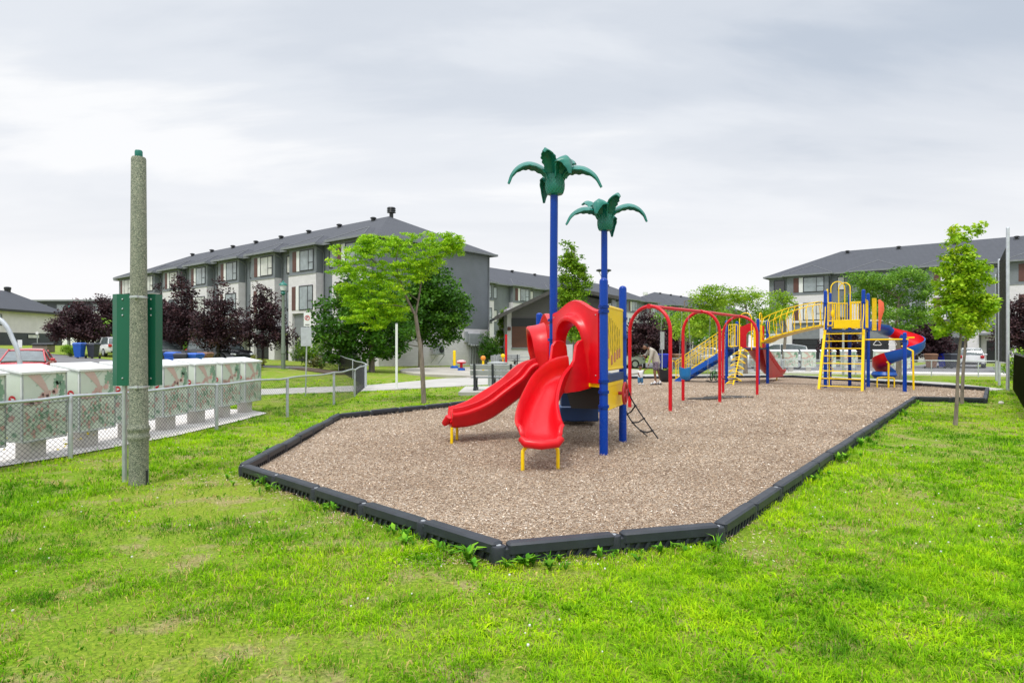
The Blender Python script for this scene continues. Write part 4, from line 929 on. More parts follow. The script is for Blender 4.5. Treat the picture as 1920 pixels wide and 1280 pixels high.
part('slide_leg', yellow, bs, lambda m: m.tube(cr([ec + Vv(-.38, .1, -.05), ec + Vv(-.38, .1, .30), ec + Vv(-.32, .1, .40), ec + Vv(.22, .1, .40), ec + Vv(.28, .1, .30), ec + Vv(.28, .1, -.05)], 4), .024, 8))
part('support_pole', yellow, bs, lambda m: m.tube([Vv(14.55, 23.05, -.05) + Vv(0.1, 0, 0), Vv(14.62, 23.05, 1.45), Vv(14.75, 23.9, 1.62)], .035, 10))
part('exit_plate', blue_pl, bs, lambda m: m.lathe([(.05, .42), (.36, .36), (.46, .50), (.40, .62), (.30, .46), (.05, .46)], (14.72, 25.0, 0), 24), smooth=50)
# ------------------------------------------------------------------ townhouses (local frame: x along the facade, facade faces -y)
EZ = 9.85
cap_m = M('ridge_shingle', (0.15, 0.158, 0.172), 0.9)
def window(h, x, z0, z1, w, y, panes=2, mt=None, shutter=False, face='-y'):
    mt = mt or (glass if random.random() < .6 else curtain)
    def fr(m):
        t = .07
        m.box((x, y-.05, z0), (x+t, y, z1)); m.box((x+w-t, y-.05, z0), (x+w, y, z1)); m.box((x+t, y-.05, z1-t), (x+w-t, y, z1)); m.box((x+t, y-.05, z0), (x+w-t, y, z0+t))
        if panes > 1: m.box((x+w*.62, y-.045, z0+t), (x+w*.62+.06, y, z1-t)); m.box((x+w*.62+.06, y-.045, z0+(z1-z0)*.36), (x+w-t, y, z0+(z1-z0)*.36+.05))
    f = part('window', dark_p, h, fr, smooth=0)
    part('pane', mt, f, lambda m: m.box((x+.07, y-.025, z0+.07), (x+w-.07, y-.006, z1-.07)), smooth=0)
    if shutter:
        part('shutter_panel', brown_p, h, lambda m: m.box((x-1.05, y-.03, z0+.02), (x-.48, y, z1-.02)), smooth=0)
        part('side_panel', white_p, h, lambda m: m.box((x-.46, y-.03, z0+.02), (x-.03, y, z1-.02)), smooth=0)
def townhouse(name, label, org, rz, length, bays, depth=13.0, zb=-.4, seed=1, end_left=True, chimney=None, garage=True, vents=True, big_end=False, detail=True):
    random.seed(seed); h = thing(name, label, 'townhouse', org, 'grey and white townhouse rows', world_coords=False, rz=rz)
    EZ_ = EZ - org[2]
    part('wall', siding_g, h, lambda m: m.box((0, 0, 3.15), (length, depth, EZ_)), smooth=0)
    part('base_wall', brick_w, h, lambda m: m.box((0.004, 0.01, zb), (length-.004, depth-.004, 3.148)), smooth=0)
    ov = .5; rise = 3.25
    def roof(m):
        x0, x1, y0, y1 = -ov, length+ov, -ov, depth+ov; r = (y1-y0)/2
        m.add([(x0, y0, EZ_), (x1, y0, EZ_), (x1, y1, EZ_), (x0, y1, EZ_), (x0+r, y0+r, EZ_+rise), (x1-r, y0+r, EZ_+rise)], [(0, 1, 5, 4), (1, 2, 5), (2, 3, 4, 5), (3, 0, 4), (3, 2, 1, 0)])
    rf = part('roof', shing, h, roof, smooth=0)
    r = (depth + 2*ov)/2; sl = rise / r
    def fasc(m):
        t = .05
        for a, b in (((-ov-t, -ov-t, EZ_-.16), (length+ov+t, -ov-.002, EZ_+.02)), ((-ov-t, depth+ov+.002, EZ_-.16), (length+ov+t, depth+ov+t, EZ_+.02)), ((-ov-t, -ov, EZ_-.16), (-ov-.002, depth+ov, EZ_+.02)), ((length+ov+.002, -ov, EZ_-.16), (length+ov+t, depth+ov, EZ_+.02))): m.box(a, b)
        m.box((-ov, -ov, EZ_-.05), (length+ov, depth+ov, EZ_-.01))
    part('fascia', trimm, h, fasc, smooth=0)
    for i, (a, b) in enumerate(bays):
        w = b - a; mid = (a+b)/2; by = -.68
        part('bay_wall', siding_g, h, lambda m: m.box((a, by, 7.55), (b, -.005, EZ_-.06)), smooth=0)
        part('bay_brick', brick_w, h, lambda m: (m.box((a-.02, by-.06, 4.35), (b+.02, -.006, 7.545)), m.box((b-.9, by-.06, zb), (b+.02, -.006, 4.348)), m.box((a-.02, by-.06, zb), (a+.55, -.006, 4.348))), smooth=0)
        part('cap_flashing', trimm, h, lambda m: m.box((a-.06, by-.10, 7.50), (b+.06, by-.061, 7.60)), smooth=0)
        part('grey_panel', trimm, h, lambda m: m.box((a+.56, by+.15, 2.5), (b-.91, -.007, 4.34)), smooth=0)
        part('garage_door', dark_p, h, lambda m: [m.box((a+.56, by+.2, .03 + k*.6), (b-.91, by+.6, .60 + k*.6)) for k in range(4)], smooth=0)
        window(h, a + w*.40, 7.80, 9.50, w*.50, by, 2, shutter=True); window(h, a + w*.40, 4.60, 6.60, w*.50, by - .061, 2, shutter=True)
        def broof(m):
            e = .45; x0, x1, y0 = a-e, b+e, by-e; hw = (x1-x0)/2; ph = hw*sl; yk = (EZ_+ph - EZ_)/sl - ov
            m.add([(x0, y0, EZ_+.01), (x1, y0, EZ_+.01), (mid, y0+hw, EZ_+ph), (mid, yk, EZ_+ph+.01), (x0, -ov, EZ_+.01), (x1, -ov, EZ_+.01)], [(0, 1, 2), (0, 2, 3, 4), (1, 5, 3, 2), (0, 4, 5, 1)])
        broof_o = part('bay_roof', shing, h, broof, smooth=0)
        hw_ = (b-a+.9)/2; part('ridge_cap', cap_m, broof_o, lambda m: [m.tube([p_, q_], .05, 4) for p_, q_ in (((a-.45, by-.45, EZ_+.02), (mid, by-.45+hw_, EZ_+hw_*sl+.01)), ((b+.45, by-.45, EZ_+.02), (mid, by-.45+hw_, EZ_+hw_*sl+.01)))])
        part('bay_fascia', trimm, h, lambda m: (m.box((a-.50, by-.50, EZ_-.15), (b+.50, by-.452, EZ_+.02)), m.box((a-.50, by-.451, EZ_-.15), (a-.452, -ov-.06, EZ_+.02)), m.box((b+.452, by-.451, EZ_-.15), (b+.50, -ov-.06, EZ_+.02)), m.box((a-.45, by-.45, EZ_-.06), (b+.45, -ov, EZ_-.02))), smooth=0)
        if detail: part('downspout', trimm, h, lambda m: m.tube([(b+.12, by-.4, EZ_-.15), (b+.12, -.3, EZ_-.5), (b+.12, -.08, EZ_-.7), (b+.12, -.08, .2)], .045, 6))
        # recess beside the bay
        rx0 = b + .5; 
        if rx0 + 1.0 < length:
            window(h, rx0 + .25, 7.9, 9.4, .75, 0.0, 1); window(h, rx0 + .25, 4.8, 6.4, .75, 0.0, 1)
            part('front_door', dark_p, h, lambda m: m.box((rx0 + .1, -.03, 0), (rx0 + 1.1, .0, 2.2)), smooth=0)
            part('entry_canopy', trimm, h, lambda m: m.box((b+.02, -1.3, 2.75), (min(length, b+2.1), -.006, 2.95)), smooth=0)
    if vents:
        k = max(2, int(length / 6.1))
        for i in range(k):
            x = 7.3 + i*(length-14.6)/(k-1); y = r - ov - .9; z = EZ_ + rise - .9*sl
            part('roof_vent', dark_p, rf, lambda m: (m.box((x-.13, y-.13, z-.1), (x+.13, y+.13, z+.18)), m.lathe([(.16, .18), (.27, .20), (.27, .28), (.16, .34), (.05, .36)], (x, y, z), 12)))
    if chimney is not None:
        x, y, z = chimney; part('chimney_vent', dark_p, rf, lambda m: (m.tube([(x, y, z-.6), (x, y, z+.45)], .18, 12), [m.lathe([(.2, q), (.40, q+.02), (.34, q+.13)], (x, y, z+.35), 14) for q in (0, .17, .34)]))
    return h
angA = math.atan2(-0.626, 0.78); angB = math.atan2(0.78, 0.626)
C0 = Vv(-10.15 + .25, 46.6 + .3, 0); LA = 49.0
oA = C0 + U*LA
rowA = townhouse('townhouse_row', 'long three storey grey townhouse row with white brick bays behind the purple maples', (oA.x, oA.y, .0), angA, LA, [(LA - 4.65 - 6.1*k, LA - .75 - 6.1*k) for k in range(8)], depth=12.6, seed=4, chimney=(LA - 6.3, 6.6, 13.0 + .1))
# end wall details of the near row
xE = LA
part('end_downspout', trimm, rowA, lambda m: m.tube([(xE + .08, 12.45, EZ - .2), (xE + .08, 12.45, 3.5), (xE + .16, 12.3, 3.2), (xE + .08, 12.2, 2.9), (xE + .08, 12.2, .2)], .05, 6))
part('meter_cabinet', grey_p, rowA, lambda m: (m.box((xE + .002, 9.6, 1.75), (xE + .28, 11.5, 2.75), .02), m.box((xE + .002, 9.3, 2.0), (xE + .2, 9.55, 2.9)), [m.tube([(xE + .12, 9.9 + .33*k, 1.8), (xE + .12, 9.9 + .33*k, -.2)], .06, 6) for k in range(5)], [m.ball((xE + .3, 9.9 + .33*k, 1.72), .11, 8) for k in range(5)]))
ac = thing('air_conditioner', 'grey heat pump unit on a wall bracket beneath the dark green tree', 'heat pump', (0, 0, 0), world_coords=False, rz=angA); ac.location = (oA.x, oA.y, 0)
part('casing', grey_p, ac, lambda m: m.box((xE + .25, 5.3, 1.0), (xE + .62, 6.3, 1.72), .02)); part('fan_grille', dark_p, ac, lambda m: m.tube([(xE + .621, 5.95, 1.36), (xE + .64, 5.95, 1.36)], .27, 20))
part('bracket', grey_p, ac, lambda m: [(m.tube([(xE + .004, y, .97), (xE + .7, y, .97)], .025, 6), m.tube([(xE + .004, y, .3), (xE + .65, y, .95)], .025, 6)) for y in (5.35, 6.25)])
oB = Vv(-3.9 - .2, 80.2, 0) - V_*5
rowB = townhouse('townhouse_row', 'grey townhouse row with white bays seen behind the pavilion roof', (oB.x, oB.y, 0), angB, 54, [(3.0 + 7.9*k, 6.9 + 7.9*k) for k in range(7)], seed=9, detail=False)
rowC = townhouse('townhouse_row', 'distant dark roofed townhouse row rising above the swing frame', (31.0, 123.9, 0), angB, 46, [(2.2 + 6.7*k, 6.6 + 6.7*k) for k in range(6)], seed=12, detail=False)
oE = Vv(30.6, 75.2, 0)
rowE = townhouse('townhouse_row', 'grey and white townhouse row with garages behind the large climbing structure', (oE.x, oE.y, 0), angA, 46, [(2.2 + 6.75*k, 6.6 + 6.75*k) for k in range(6)], seed=21)
window(rowE, .55, 7.9, 9.4, 1.25, 0.0, 1, glass_d); window(rowE, .55, 4.8, 6.4, 1.0, 0.0, 1, glass)

# white single house far across the street
hw = thing('white_house', 'low white clapboard house with dark base and hipped roof across the street', 'house', (-63.2, 69.0, 1.35), world_coords=False, rz=R(90.5))
Lw, Dw = 20.0, 8.4
part('base_wall', siding_d, hw, lambda m: m.box((0, 0, -1), (Lw, Dw, 2.05)), smooth=0)
part('wall', siding_w, hw, lambda m: m.box((.01, -.01 + .02, 2.055), (Lw - .01, Dw - .01, 4.9)), smooth=0)
part('roof', shing, hw, lambda m: m.add([(-.6, -.6, 4.9), (Lw+.6, -.6, 4.9), (Lw+.6, Dw+.6, 4.9), (-.6, Dw+.6, 4.9), (4.2, 4.2, 7.7), (Lw-4.2, 4.2, 7.7)], [(0, 1, 5, 4), (1, 2, 5), (2, 3, 4, 5), (3, 0, 4), (3, 2, 1, 0)]), smooth=0)
part('fascia', dark_p, hw, lambda m: (m.box((-.65, -.65, 4.65), (Lw+.65, -.61, 4.95)), m.box((Lw+.61, -.61, 4.65), (Lw+.65, Dw+.6, 4.95))), smooth=0)
window(hw, 7.9, 2.9, 4.3, 1.5, .009, 2, glass); window(hw, 13.6, 1.35, 1.9, 2.1, -.001, 1, curtain); window(hw, 3.0, 2.9, 4.3, 1.5, .009, 2, glass)
part('roof_vent', dark_p, hw, lambda m: (m.box((Lw-4.6, 3.95, 7.3), (Lw-4.1, 4.45, 8.0)), m.lathe([(.3, .2), (.42, .22), (.42, .5), (.2, .58)], (Lw-4.35, 4.2, 7.7), 10)))
# large apartment complex in the distance
ap = thing('apartment_block', 'long distant apartment block with rooftop machinery beyond the white house', 'apartment block', (-150, 176, 1.5), world_coords=False, rz=R(-4))
part('wall', siding_d, ap, lambda m: (m.box((6, 0, 0), (78, 14, 12.6)), m.box((46, -1, 0), (63, -.01, 13.5))), smooth=0)
part('white_wing', white_p, ap, lambda m: (m.box((38, -26, 0), (66, -12, 8.2)), m.box((16, -3, 0), (36, -.02, 8.8))), smooth=0)
part('roof_edge', trimm, ap, lambda m: (m.box((5, -1.2, 12.6), (79, 15, 13.0)), m.box((45, -1.6, 13.5), (64, 3, 13.9))), smooth=0)
for k in range(13):
    x = 9 + 5.2*k
    y = -1.01 if 45 < x < 61 else -.01
    f = part('window', trimm, ap, lambda m: m.box((x, y - .1, 9.6), (x + 2.4, y, 11.8)), smooth=0); part('pane', glass, f, lambda m: m.box((x + .2, y - .16, 9.8), (x + 2.2, y - .101, 11.6)), smooth=0)
for k in range(9):
    x = 40 + 3.3*k if k < 4 else 52 + 3.4*k
    part('rooftop_fan', grey_p, ap, lambda m: (m.tube([(x, 6, 13.0), (x, 6, 15.3)], 1.1, 12), m.tube([(x, 6, 15.3), (x, 6, 15.6)], .8, 12)))
part('rooftop_screen', galv, ap, lambda m: m.box((50, 7.5, 13.1), (70, 8, 14.6)), smooth=0)

# ------------------------------------------------------------------ park pavilion
AP = R(6); pv = thing('park_pavilion', 'small park pavilion with a wide grey gable roof and brown shutter behind the slides', 'pavilion', (PX(951, 54), 54, 0), world_coords=False, rz=AP)
kk = 1185/54
part('base_wall', brick_w, pv, lambda m: (m.box((0, .05, -.2), (8.6, 9, 1.8)), m.box((0, .05, 1.8), (.38, 9, 4.9))), smooth=0)
part('gable_wall', siding_p, pv, lambda m: m.loft([[(x, y, z) for x, z in ((.381, 1.801), (8.59, 1.801), (8.59, 5.6), (4.4, 6.55), (.381, 4.75))] for y in (.07, 8.9)]), smooth=0)
part('lintel_band', dark_p, pv, lambda m: m.box((.36, .0, 3.35), (8.6, .065, 4.05)), smooth=0)
part('roll_shutter', siding('brown_shutter', (.13, .052, .036), .12), pv, lambda m: m.box((.40, .02, 1.55), (3.05, .06, 3.34)), smooth=0)
part('sill', trimm, pv, lambda m: m.box((.36, -.04, 1.42), (3.1, .045, 1.545)), smooth=0)
f = part('service_door', dark_p, pv, lambda m: m.box((3.35, .0, .02), (4.5, .049, 3.1)), smooth=0); part('pane', glass_d, f, lambda m: m.box((3.6, -.02, 1.2), (4.3, -.001, 2.7)), smooth=0)
part('wall_lamp', brown_p, pv, lambda m: m.box((.02, -.12, 3.0), (.3, .049, 3.3), .02))
part('roof', shing, pv, lambda m: m.loft([[(x, y, z) for x, z in ((-1.15, 4.08), (4.4, 6.72), (9.9, 5.75), (9.9, 5.6), (4.4, 6.50), (-1.15, 3.88))] for y in (-1.3, 10)]), smooth=0)
part('rake_board', M('weathered_fascia', (.065, .062, .055), .7, var=.3), pv, lambda m: m.loft([[(x, y, z) for x, z in ((-1.18, 4.12), (4.4, 6.77), (9.95, 5.80), (9.95, 5.52), (4.4, 6.45), (-1.18, 3.80))] for y in (-1.36, -1.303)]), smooth=0)
part('porch_column', grey_p, pv, lambda m: m.box((8.9, -1.0, 0), (9.2, -.7, 5.6)), smooth=0)
# ------------------------------------------------------------------ trees
leaf_m = attr_mat('foliage', 0.55, 0.32, 0.3)
def leaf_cloud(name, parent, org, centers, sig, per, size, cols, seed=1, flat=.7, aspect=1.7, droop=0.0, mat=None, csh=.35):
    r = np.random.default_rng(seed); cen = np.repeat(np.array(centers, float), per, 0); n = len(cen)
    sg = np.repeat(np.array(sig, float).reshape(-1, 1) if np.ndim(sig) else np.full((len(centers), 1), sig), per, 0)
    d = r.normal(size=(n, 3)); d /= np.linalg.norm(d, axis=1, keepdims=True) + 1e-9
    P = cen + d * sg * (r.random((n, 1))**.6) * np.array([1, 1, flat])*1.6
    nrm = r.normal(size=(n, 3)); nrm[:, 2] = np.abs(nrm[:, 2]) + .5; nrm /= np.linalg.norm(nrm, axis=1, keepdims=True)
    a = r.normal(size=(n, 3)); a[:, :2] += d[:, :2]*.8; a[:, 2] -= droop; a -= nrm * (a*nrm).sum(1, keepdims=True); a /= np.linalg.norm(a, axis=1, keepdims=True)
    b = np.cross(nrm, a); L = size * r.uniform(.6, 1.3, (n, 1)); W_ = L / aspect
    V = np.stack([P - a*L*.5, P - b*W_*.5 + a*L*.05, P + a*L*.5 + nrm*(-.12)*L, P + b*W_*.5 + a*L*.05], 1).reshape(-1, 3)
    cr_ = np.repeat(r.random(len(centers)), per); q = np.clip(cr_*.6 + r.random(n)*.4 + r.normal(size=n)*.08, 0, 1)
    c0, c1, c2 = (np.array(c) for c in cols); t = q[:, None]
    col = np.where(t < .5, c0 + (c1-c0)*t*2, c1 + (c2-c1)*(t-.5)*2); col = np.repeat(col, 4, 0)
    o = np_mesh(name, V - np.array(org), np.arange(n*4), np.full(n, 4), col, mat or leaf_m, parent); ORG[o.name] = tuple(org); return o
def crown_pts(ell, n, seed, shell=.55, zmin=None):
    r = np.random.default_rng(seed); out = []; vol = np.array([e[3]*e[4]*e[5] for e in ell]); vol = vol/vol.sum()
    while len(out) < n:
        e = ell[r.choice(len(ell), p=vol)]; d = r.normal(size=3); d /= np.linalg.norm(d); rad = (shell + (1-shell)*r.random()) if r.random() < .75 else r.random()
        p = np.array(e[:3]) + d*np.array(e[3:])*rad
        if zmin is not None and p[2] < zmin: continue
        out.append(p)
    return np.array(out)
def tree(name, label, cat, base, trunk, ell, ncl, sig, per, size, cols, seed, group=None, flat=.7, aspect=1.7, droop=0., bmat=None, limb_r=.03, shell=.55, limbs=14, mat=None):
    """base world point; trunk [(dx, dy, z, r)]; ell ellipsoids relative to the base"""
    t = thing(name, label, cat, base, group); B = Vector(base); bm2 = bmat or bark
    tp = cr([B + Vv(a, b, c) for a, b, c, _ in trunk], 4); rr = np.interp(np.linspace(0, 1, len(tp)), np.linspace(0, 1, len(trunk)), [q[3] for q in trunk])
    rr[0] *= 1.25
    tk = part('trunk', bm2, t, lambda m: m.tube(tp, list(rr), 10), smooth=60)
    el = [(B.x+e[0], B.y+e[1], B.z+e[2], *e[3:]) for e in ell]
    cp = crown_pts(el, ncl, seed, shell)
    r = random.Random(seed); sel = r.sample(range(len(cp)), min(limbs, len(cp)))
    def lm(m):
        for k in sel:
            c = Vector(cp[k]); best = None
            for i in range(len(tp)//3, len(tp)):
                dz = c.z - tp[i].z; dd = (c - tp[i]).length
                if dz > dd*.2 and (best is None or dd < best[0]): best = (dd, i)
            if best is None: best = (0, len(tp)*2//3)
            s = tp[best[1]]; mid = s.lerp(c, .5) + UP*(-.06*(c-s).length) + Vv(r.uniform(-.1, .1), r.uniform(-.1, .1), 0)*(c-s).length
            pp = cr([s, mid, c], 4); r0 = min(rr[best[1]]*.6, limb_r*1.4); m.tube(pp, [r0*(1 - .8*i/(len(pp)-1)) for i in range(len(pp))], 6)
    if limbs: part('limb', bm2, tk, lm, smooth=60)
    leaf_cloud('crown', t, base, cp, sig, per, size, cols, seed + 5, flat, aspect, droop, mat)
    return t
GRN_L = ((.14, .33, .008), (.33, .60, .010), (.58, .78, .03))      # honey locust lime
GRN_M = ((.16, .34, .010), (.33, .55, .015), (.58, .70, .04))       # young maple
GRN_D = ((.020, .075, .006), (.055, .17, .010), (.14, .31, .018))     # dense linden
GRN_C = ((.08, .20, .012), (.19, .36, .015), (.36, .54, .03))
GRN_O = ((.07, .19, .02), (.16, .34, .03), (.30, .50, .05))
PUR = ((.016, .009, .012), (.052, .024, .030), (.14, .068, .072))
# slim honey locust by the playground edge
b = G(795, 757)
k = 17.7/1185
def q(px, py, dy=0): return ((px - 795)*k, dy, (757 - py)*k)
t = thing('honey_locust', 'slim bright lime green locust tree with a leaning forked trunk beside the chip bed', 'tree', b)
tp = [q(795, 760), q(793, 715), q(790, 665), q(784, 625), q(779, 590)]
tw = lambda P: [Vector(b) + Vector(p) for p in P]
tk = part('trunk', bark, t, lambda m: m.tube(cr(tw(tp), 4), list(np.linspace(.072, .05, 17)), 10), smooth=60)
brs = [([(779, 590), (768, 570), (757, 545), (748, 523), (730, 512), (712, 502), (703, 488)], .042), ([(779, 590), (783, 565), (787, 535), (789, 505), (800, 485), (822, 462)], .034), ([(779, 592), (772, 582), (760, 576), (735, 572), (712, 570)], .02), ([(748, 523), (735, 512), (700, 512), (668, 500)], .022),
       ([(783, 562), (770, 553), (755, 540)], .018), ([(748, 523), (745, 500), (747, 480), (755, 462)], .02), ([(789, 505), (778, 488), (770, 468)], .02), ([(712, 502), (690, 480), (665, 470)], .014), ([(800, 485), (820, 480), (840, 478)], .016)]
for i, (pp, r0) in enumerate(brs):
    P = [q(x, y, (.25*math.sin(i*2.1))*(j/len(pp))*2.2) for j, (x, y) in enumerate(pp)]
    part('branch', bark, t, lambda m: m.tube(cr(tw(P), 4), list(np.linspace(r0, .008, (len(P)-1)*4+1)), 8), smooth=60)
pads = [(660, 470, 34, 12), (690, 488, 36, 12), (640, 500, 22, 10), (668, 508, 30, 10), (720, 462, 34, 12), (750, 452, 30, 10), (790, 452, 34, 10), (830, 452, 28, 10), (815, 470, 30, 9), (848, 466, 18, 7), (700, 520, 34, 11), (680, 540, 30, 9), (735, 545, 34, 10), (720, 565, 34, 11), (690, 572, 24, 9), (672, 590, 26, 9), (705, 592, 32, 10), (740, 588, 20, 8), (760, 480, 34, 12), (700, 462, 26, 9), (780, 520, 26, 9), (745, 505, 30, 10), (708, 608, 20, 6), (800, 498, 22, 8), (845, 450, 20, 7), (650, 545, 16, 8), (665, 565, 24, 10), (730, 525, 30, 10), (765, 500, 26, 10), (810, 485, 28, 10), (740, 575, 26, 9), (690, 450, 20, 7)]
rl = np.random.default_rng(5); cen = []; sg = []
for (x, y, w_, h_) in pads:
    for j in range(24):
        a = rl.uniform(0, 2*PI); rad = rl.random()**.5
        cen.append(np.array(b) + np.array(q(x + w_*1.02*rad*math.cos(a), y + h_*1.25*rl.uniform(-1, 1) + .10*abs(rad*math.cos(a))*w_, rl.uniform(-1, 1)*w_*k*1.4))); sg.append(.10)
leaf_cloud('crown', t, tuple(b), cen, sg, 38, .088, GRN_L, 3, flat=.35, aspect=2.6, droop=.5)
# young maple on the lawn and its twin behind
b1 = G(1791, 797); k1 = 12.9/1185
def el1(L, kk): return [((x-1800)*kk, dy, (797-y)*kk, rx*kk, rx*kk*.9, rz*kk) for x, y, rx, rz, dy in L]
tree('young_maple', 'young yellow green maple with a pale thin trunk on the open lawn', 'tree', b1, [(0, 0, -.05, .042), (.04, 0, .6, .034), (.06, 0, 1.2, .03), (.14, 0, 2.2, .02), (.16, 0, 3.4, .010)],
     el1([(1814, 580, 55, 46, 0), (1812, 520, 50, 56, 0), (1808, 458, 31, 42, 0), (1782, 420, 11, 24, .1), (1842, 424, 11, 24, 0), (1816, 420, 8, 22, 0), (1856, 570, 28, 28, 0), (1776, 622, 26, 18, 0), (1836, 612, 24, 16, 0), (1806, 640, 7, 14, 0)], k1), 240, .085, 44, .076, GRN_M, 31, aspect=1.35, limb_r=.016, limbs=26, shell=.35)
b2 = G(1803, 757); k2 = 17.7/1185
tree('young_maple', 'second young maple standing directly behind the pale trunk of the first', 'tree', b2, [(0, 0, -.05, .05), (.05, 0, 1.0, .04), (.12, 0, 2.0, .03), (.1, 0, 3.6, .015)],
     [((x-1803)*k2, 0, (757-y)*k2, r*k2, r*k2, rz*k2) for x, y, r, rz in ((1822, 610, 32, 26), (1815, 570, 36, 40), (1812, 520, 26, 40))], 110, .13, 30, .09, GRN_M, 33, aspect=1.35, limb_r=.02, shell=.4)
# dense green pair in front of the long row
bL = Vv(-8.35, 37.6, .04)
tree('dense_tree', 'broad dark green tree between the hydrangea and the long grey row', 'tree', bL, [(0, 0, -.1, .19), (0, 0, 1.2, .16), (-.1, 0, 3, .12), (-.2, 0, 5, .05)],
     [(-1.2, 0, 2.9, 2.3, 2.2, 2.5), (.5, 0, 2.9, 2.2, 2.1, 2.2), (-.5, 0, 4.8, 1.75, 1.7, 1.45), (-2.1, .2, 1.8, 1.5, 1.3, 1.3), (1.0, 0, 1.9, 1.3, 1.2, .9)], 430, .33, 40, .20, GRN_D, 41, aspect=1.4, bmat=bark, limbs=10)
bR = Vv(PX(789, 46), 46, 0)
tree('dense_tree', 'round dark green tree before the end wall of the long grey row', 'tree', bR, [(0, 0, -.1, .2), (0, 0, 1.6, .17), (.1, 0, 3.5, .12), (.1, 0, 5.6, .05)],
     [(1.2, 0, 4.2, 2.6, 2.5, 2.6), (-.9, 0, 4.0, 2.3, 2.2, 2.1), (.6, 0, 6.1, 1.8, 1.8, 1.5), (2.1, 0, 3.5, 1.6, 1.5, 1.5)], 430, .36, 40, .22, GRN_D, 43, aspect=1.4, bmat=bark, limbs=10)
# columnar tree
bC = Vv(PX(1077, 40), 40, 0)
tree('columnar_tree', 'tall narrow upright tree rising between the two palm poles', 'tree', bC, [(0, 0, -.1, .14), (0, 0, 2.5, .10), (0, 0, 5, .06), (0, 0, 8, .02)],
     [(0, 0, 4.3, .85, .85, 2.2), (-.5, 0, 6.8, .55, .5, 1.6), (.1, 0, 6.4, .55, .5, 1.4), (.7, 0, 6.0, .5, .4, 1.5), (-.7, 0, 5.0, .45, .4, 1.6), (0, 0, 2.6, .7, .7, .9), (-.1, 0, 7.3, .22, .2, .9), (.62, 0, 7.0, .18, .2, .6)], 360, .19, 34, .17, GRN_C, 47, aspect=1.7, limbs=14, shell=.35)
# purple maples
def purple(px, D, w, top, label, seed, z=None, green=0):
    x = PX(px, D); zb_ = H2(x, D) if z is None else z; hgt = PZ(top - 12, D) - zb_; r_ = w*1.12*D/1185/2
    return tree('purple_maple', label, 'tree', (x, D, zb_), [(0, 0, -.1, .10), (0, 0, 1.0, .08), (0, 0, hgt*.5, .05), (0, 0, hgt*.9, .015)],
         [(0, 0, hgt*.42, r_*1.02, r_, hgt*.24), (0, 0, hgt*.56, r_*.82, r_*.8, hgt*.24), (.1, 0, hgt*.74, r_*.5, r_*.5, hgt*.2), (-.05, 0, hgt*.90, r_*.2, r_*.2, hgt*.12), (-r_*.5, 0, hgt*.36, r_*.6, r_*.6, hgt*.14), (r_*.5, 0, hgt*.34, r_*.6, r_*.6, hgt*.12)], 230, .26*D/38, 42, .135*D/38, PUR, seed, 'purple leaved maples', aspect=1.35, bmat=bark_d, limbs=10, shell=.5, limb_r=.03)
purple(493, 41.0, 96, 528, 'widest purple maple, beside the green street lamp', 51)
purple(409, 37.0, 86, 528, 'purple maple between the widest one and the black jeep', 52)
purple(340, 40.0, 82, 520, 'purple maple above the blue bins behind the concrete lamp post', 53)
purple(303, 43.0, 50, 545, 'narrow purple maple just behind the green metal sign', 54)
purple(146, 50.0, 92, 562, 'purple maple behind the thin sign at the white house', 55)
purple(192, 54.0, 80, 556, 'purple maple above the white parked car beside the green sign', 56)
purple(1208, 47.0, 78, 585, 'purple maple behind the bending man', 57)
purple(1255, 52.0, 60, 610, 'low purple maple behind the black bucket swing', 58)
purple(1742, 48.0, 78, 592, 'purple maple behind the spiral slide bowl', 59)
purple(1577, 52.0, 60, 606, 'purple maple seen between the rungs of the climbing ladder', 60)
purple(1912, 40.0, 80, 545, 'purple maple behind the tall netting poles', 61)
# locusts around the swings
def locust(px, D, ell_px, label, seed, n=260, cols=GRN_O, trunk=None):
    kk = D/1185; x = PX(px, D)
    tr = trunk or [(0, 0, -.1, .13), (0, 0, 1.2, .11), (.1, 0, 2.6, .08), (0, 0, 4.2, .03)]
    by = HY + CH*F/D
    return tree('locust_tree', label, 'tree', (x, D, 0), tr, [((cx-px)*kk, dy, (by-cy)*kk, rx*kk, rx*kk*.8, rz*kk) for cx, cy, rx, rz, dy in ell_px], n, .32*D/36, 34, .16*D/36, cols, seed, None, .42, 2.4, .4, bark, .028, .4, 14)
LIME2 = ((.12, .26, .012), (.26, .45, .016), (.48, .62, .05))
locust(1283, 36, [(1330, 562, 42, 22, 0), (1300, 605, 46, 28, 0), (1275, 620, 28, 16, -1), (1340, 541, 24, 8, 0), (1325, 590, 40, 20, .6)], 'lime green locust tree behind the first two swing arches', 71, 230, LIME2)
locust(1398, 37, [(1395, 562, 52, 20, 0), (1380, 600, 48, 24, 1), (1440, 590, 36, 18, 0), (1425, 618, 36, 14, 0), (1372, 545, 20, 8, 0)], 'lime green locust tree behind the last swing arch and the bridge', 74, 230, LIME2)
locust(1685, 31, [(1640, 530, 50, 22, 0), (1700, 520, 45, 24, 0), (1600, 520, 22, 12, 0), (1735, 545, 32, 24, 0), (1670, 555, 60, 24, 1), (1720, 590, 40, 22, 0), (1640, 590, 40, 18, -1), (1690, 615, 34, 12, 0)], 'wide green locust tree over the spiral slide', 72, 480, GRN_O, [(0, 0, -.1, .14), (0, 0, 1.3, .12), (-.1, 0, 2.4, .09), (0, 0, 4.0, .04)])
locust(1470, 43, [(1463, 560, 20, 14, 0), (1450, 590, 22, 14, 0), (1470, 580, 18, 18, 0), (1440, 612, 20, 10, 0)], 'small lime locust between the bridge and the far row', 73, 90, LIME2)
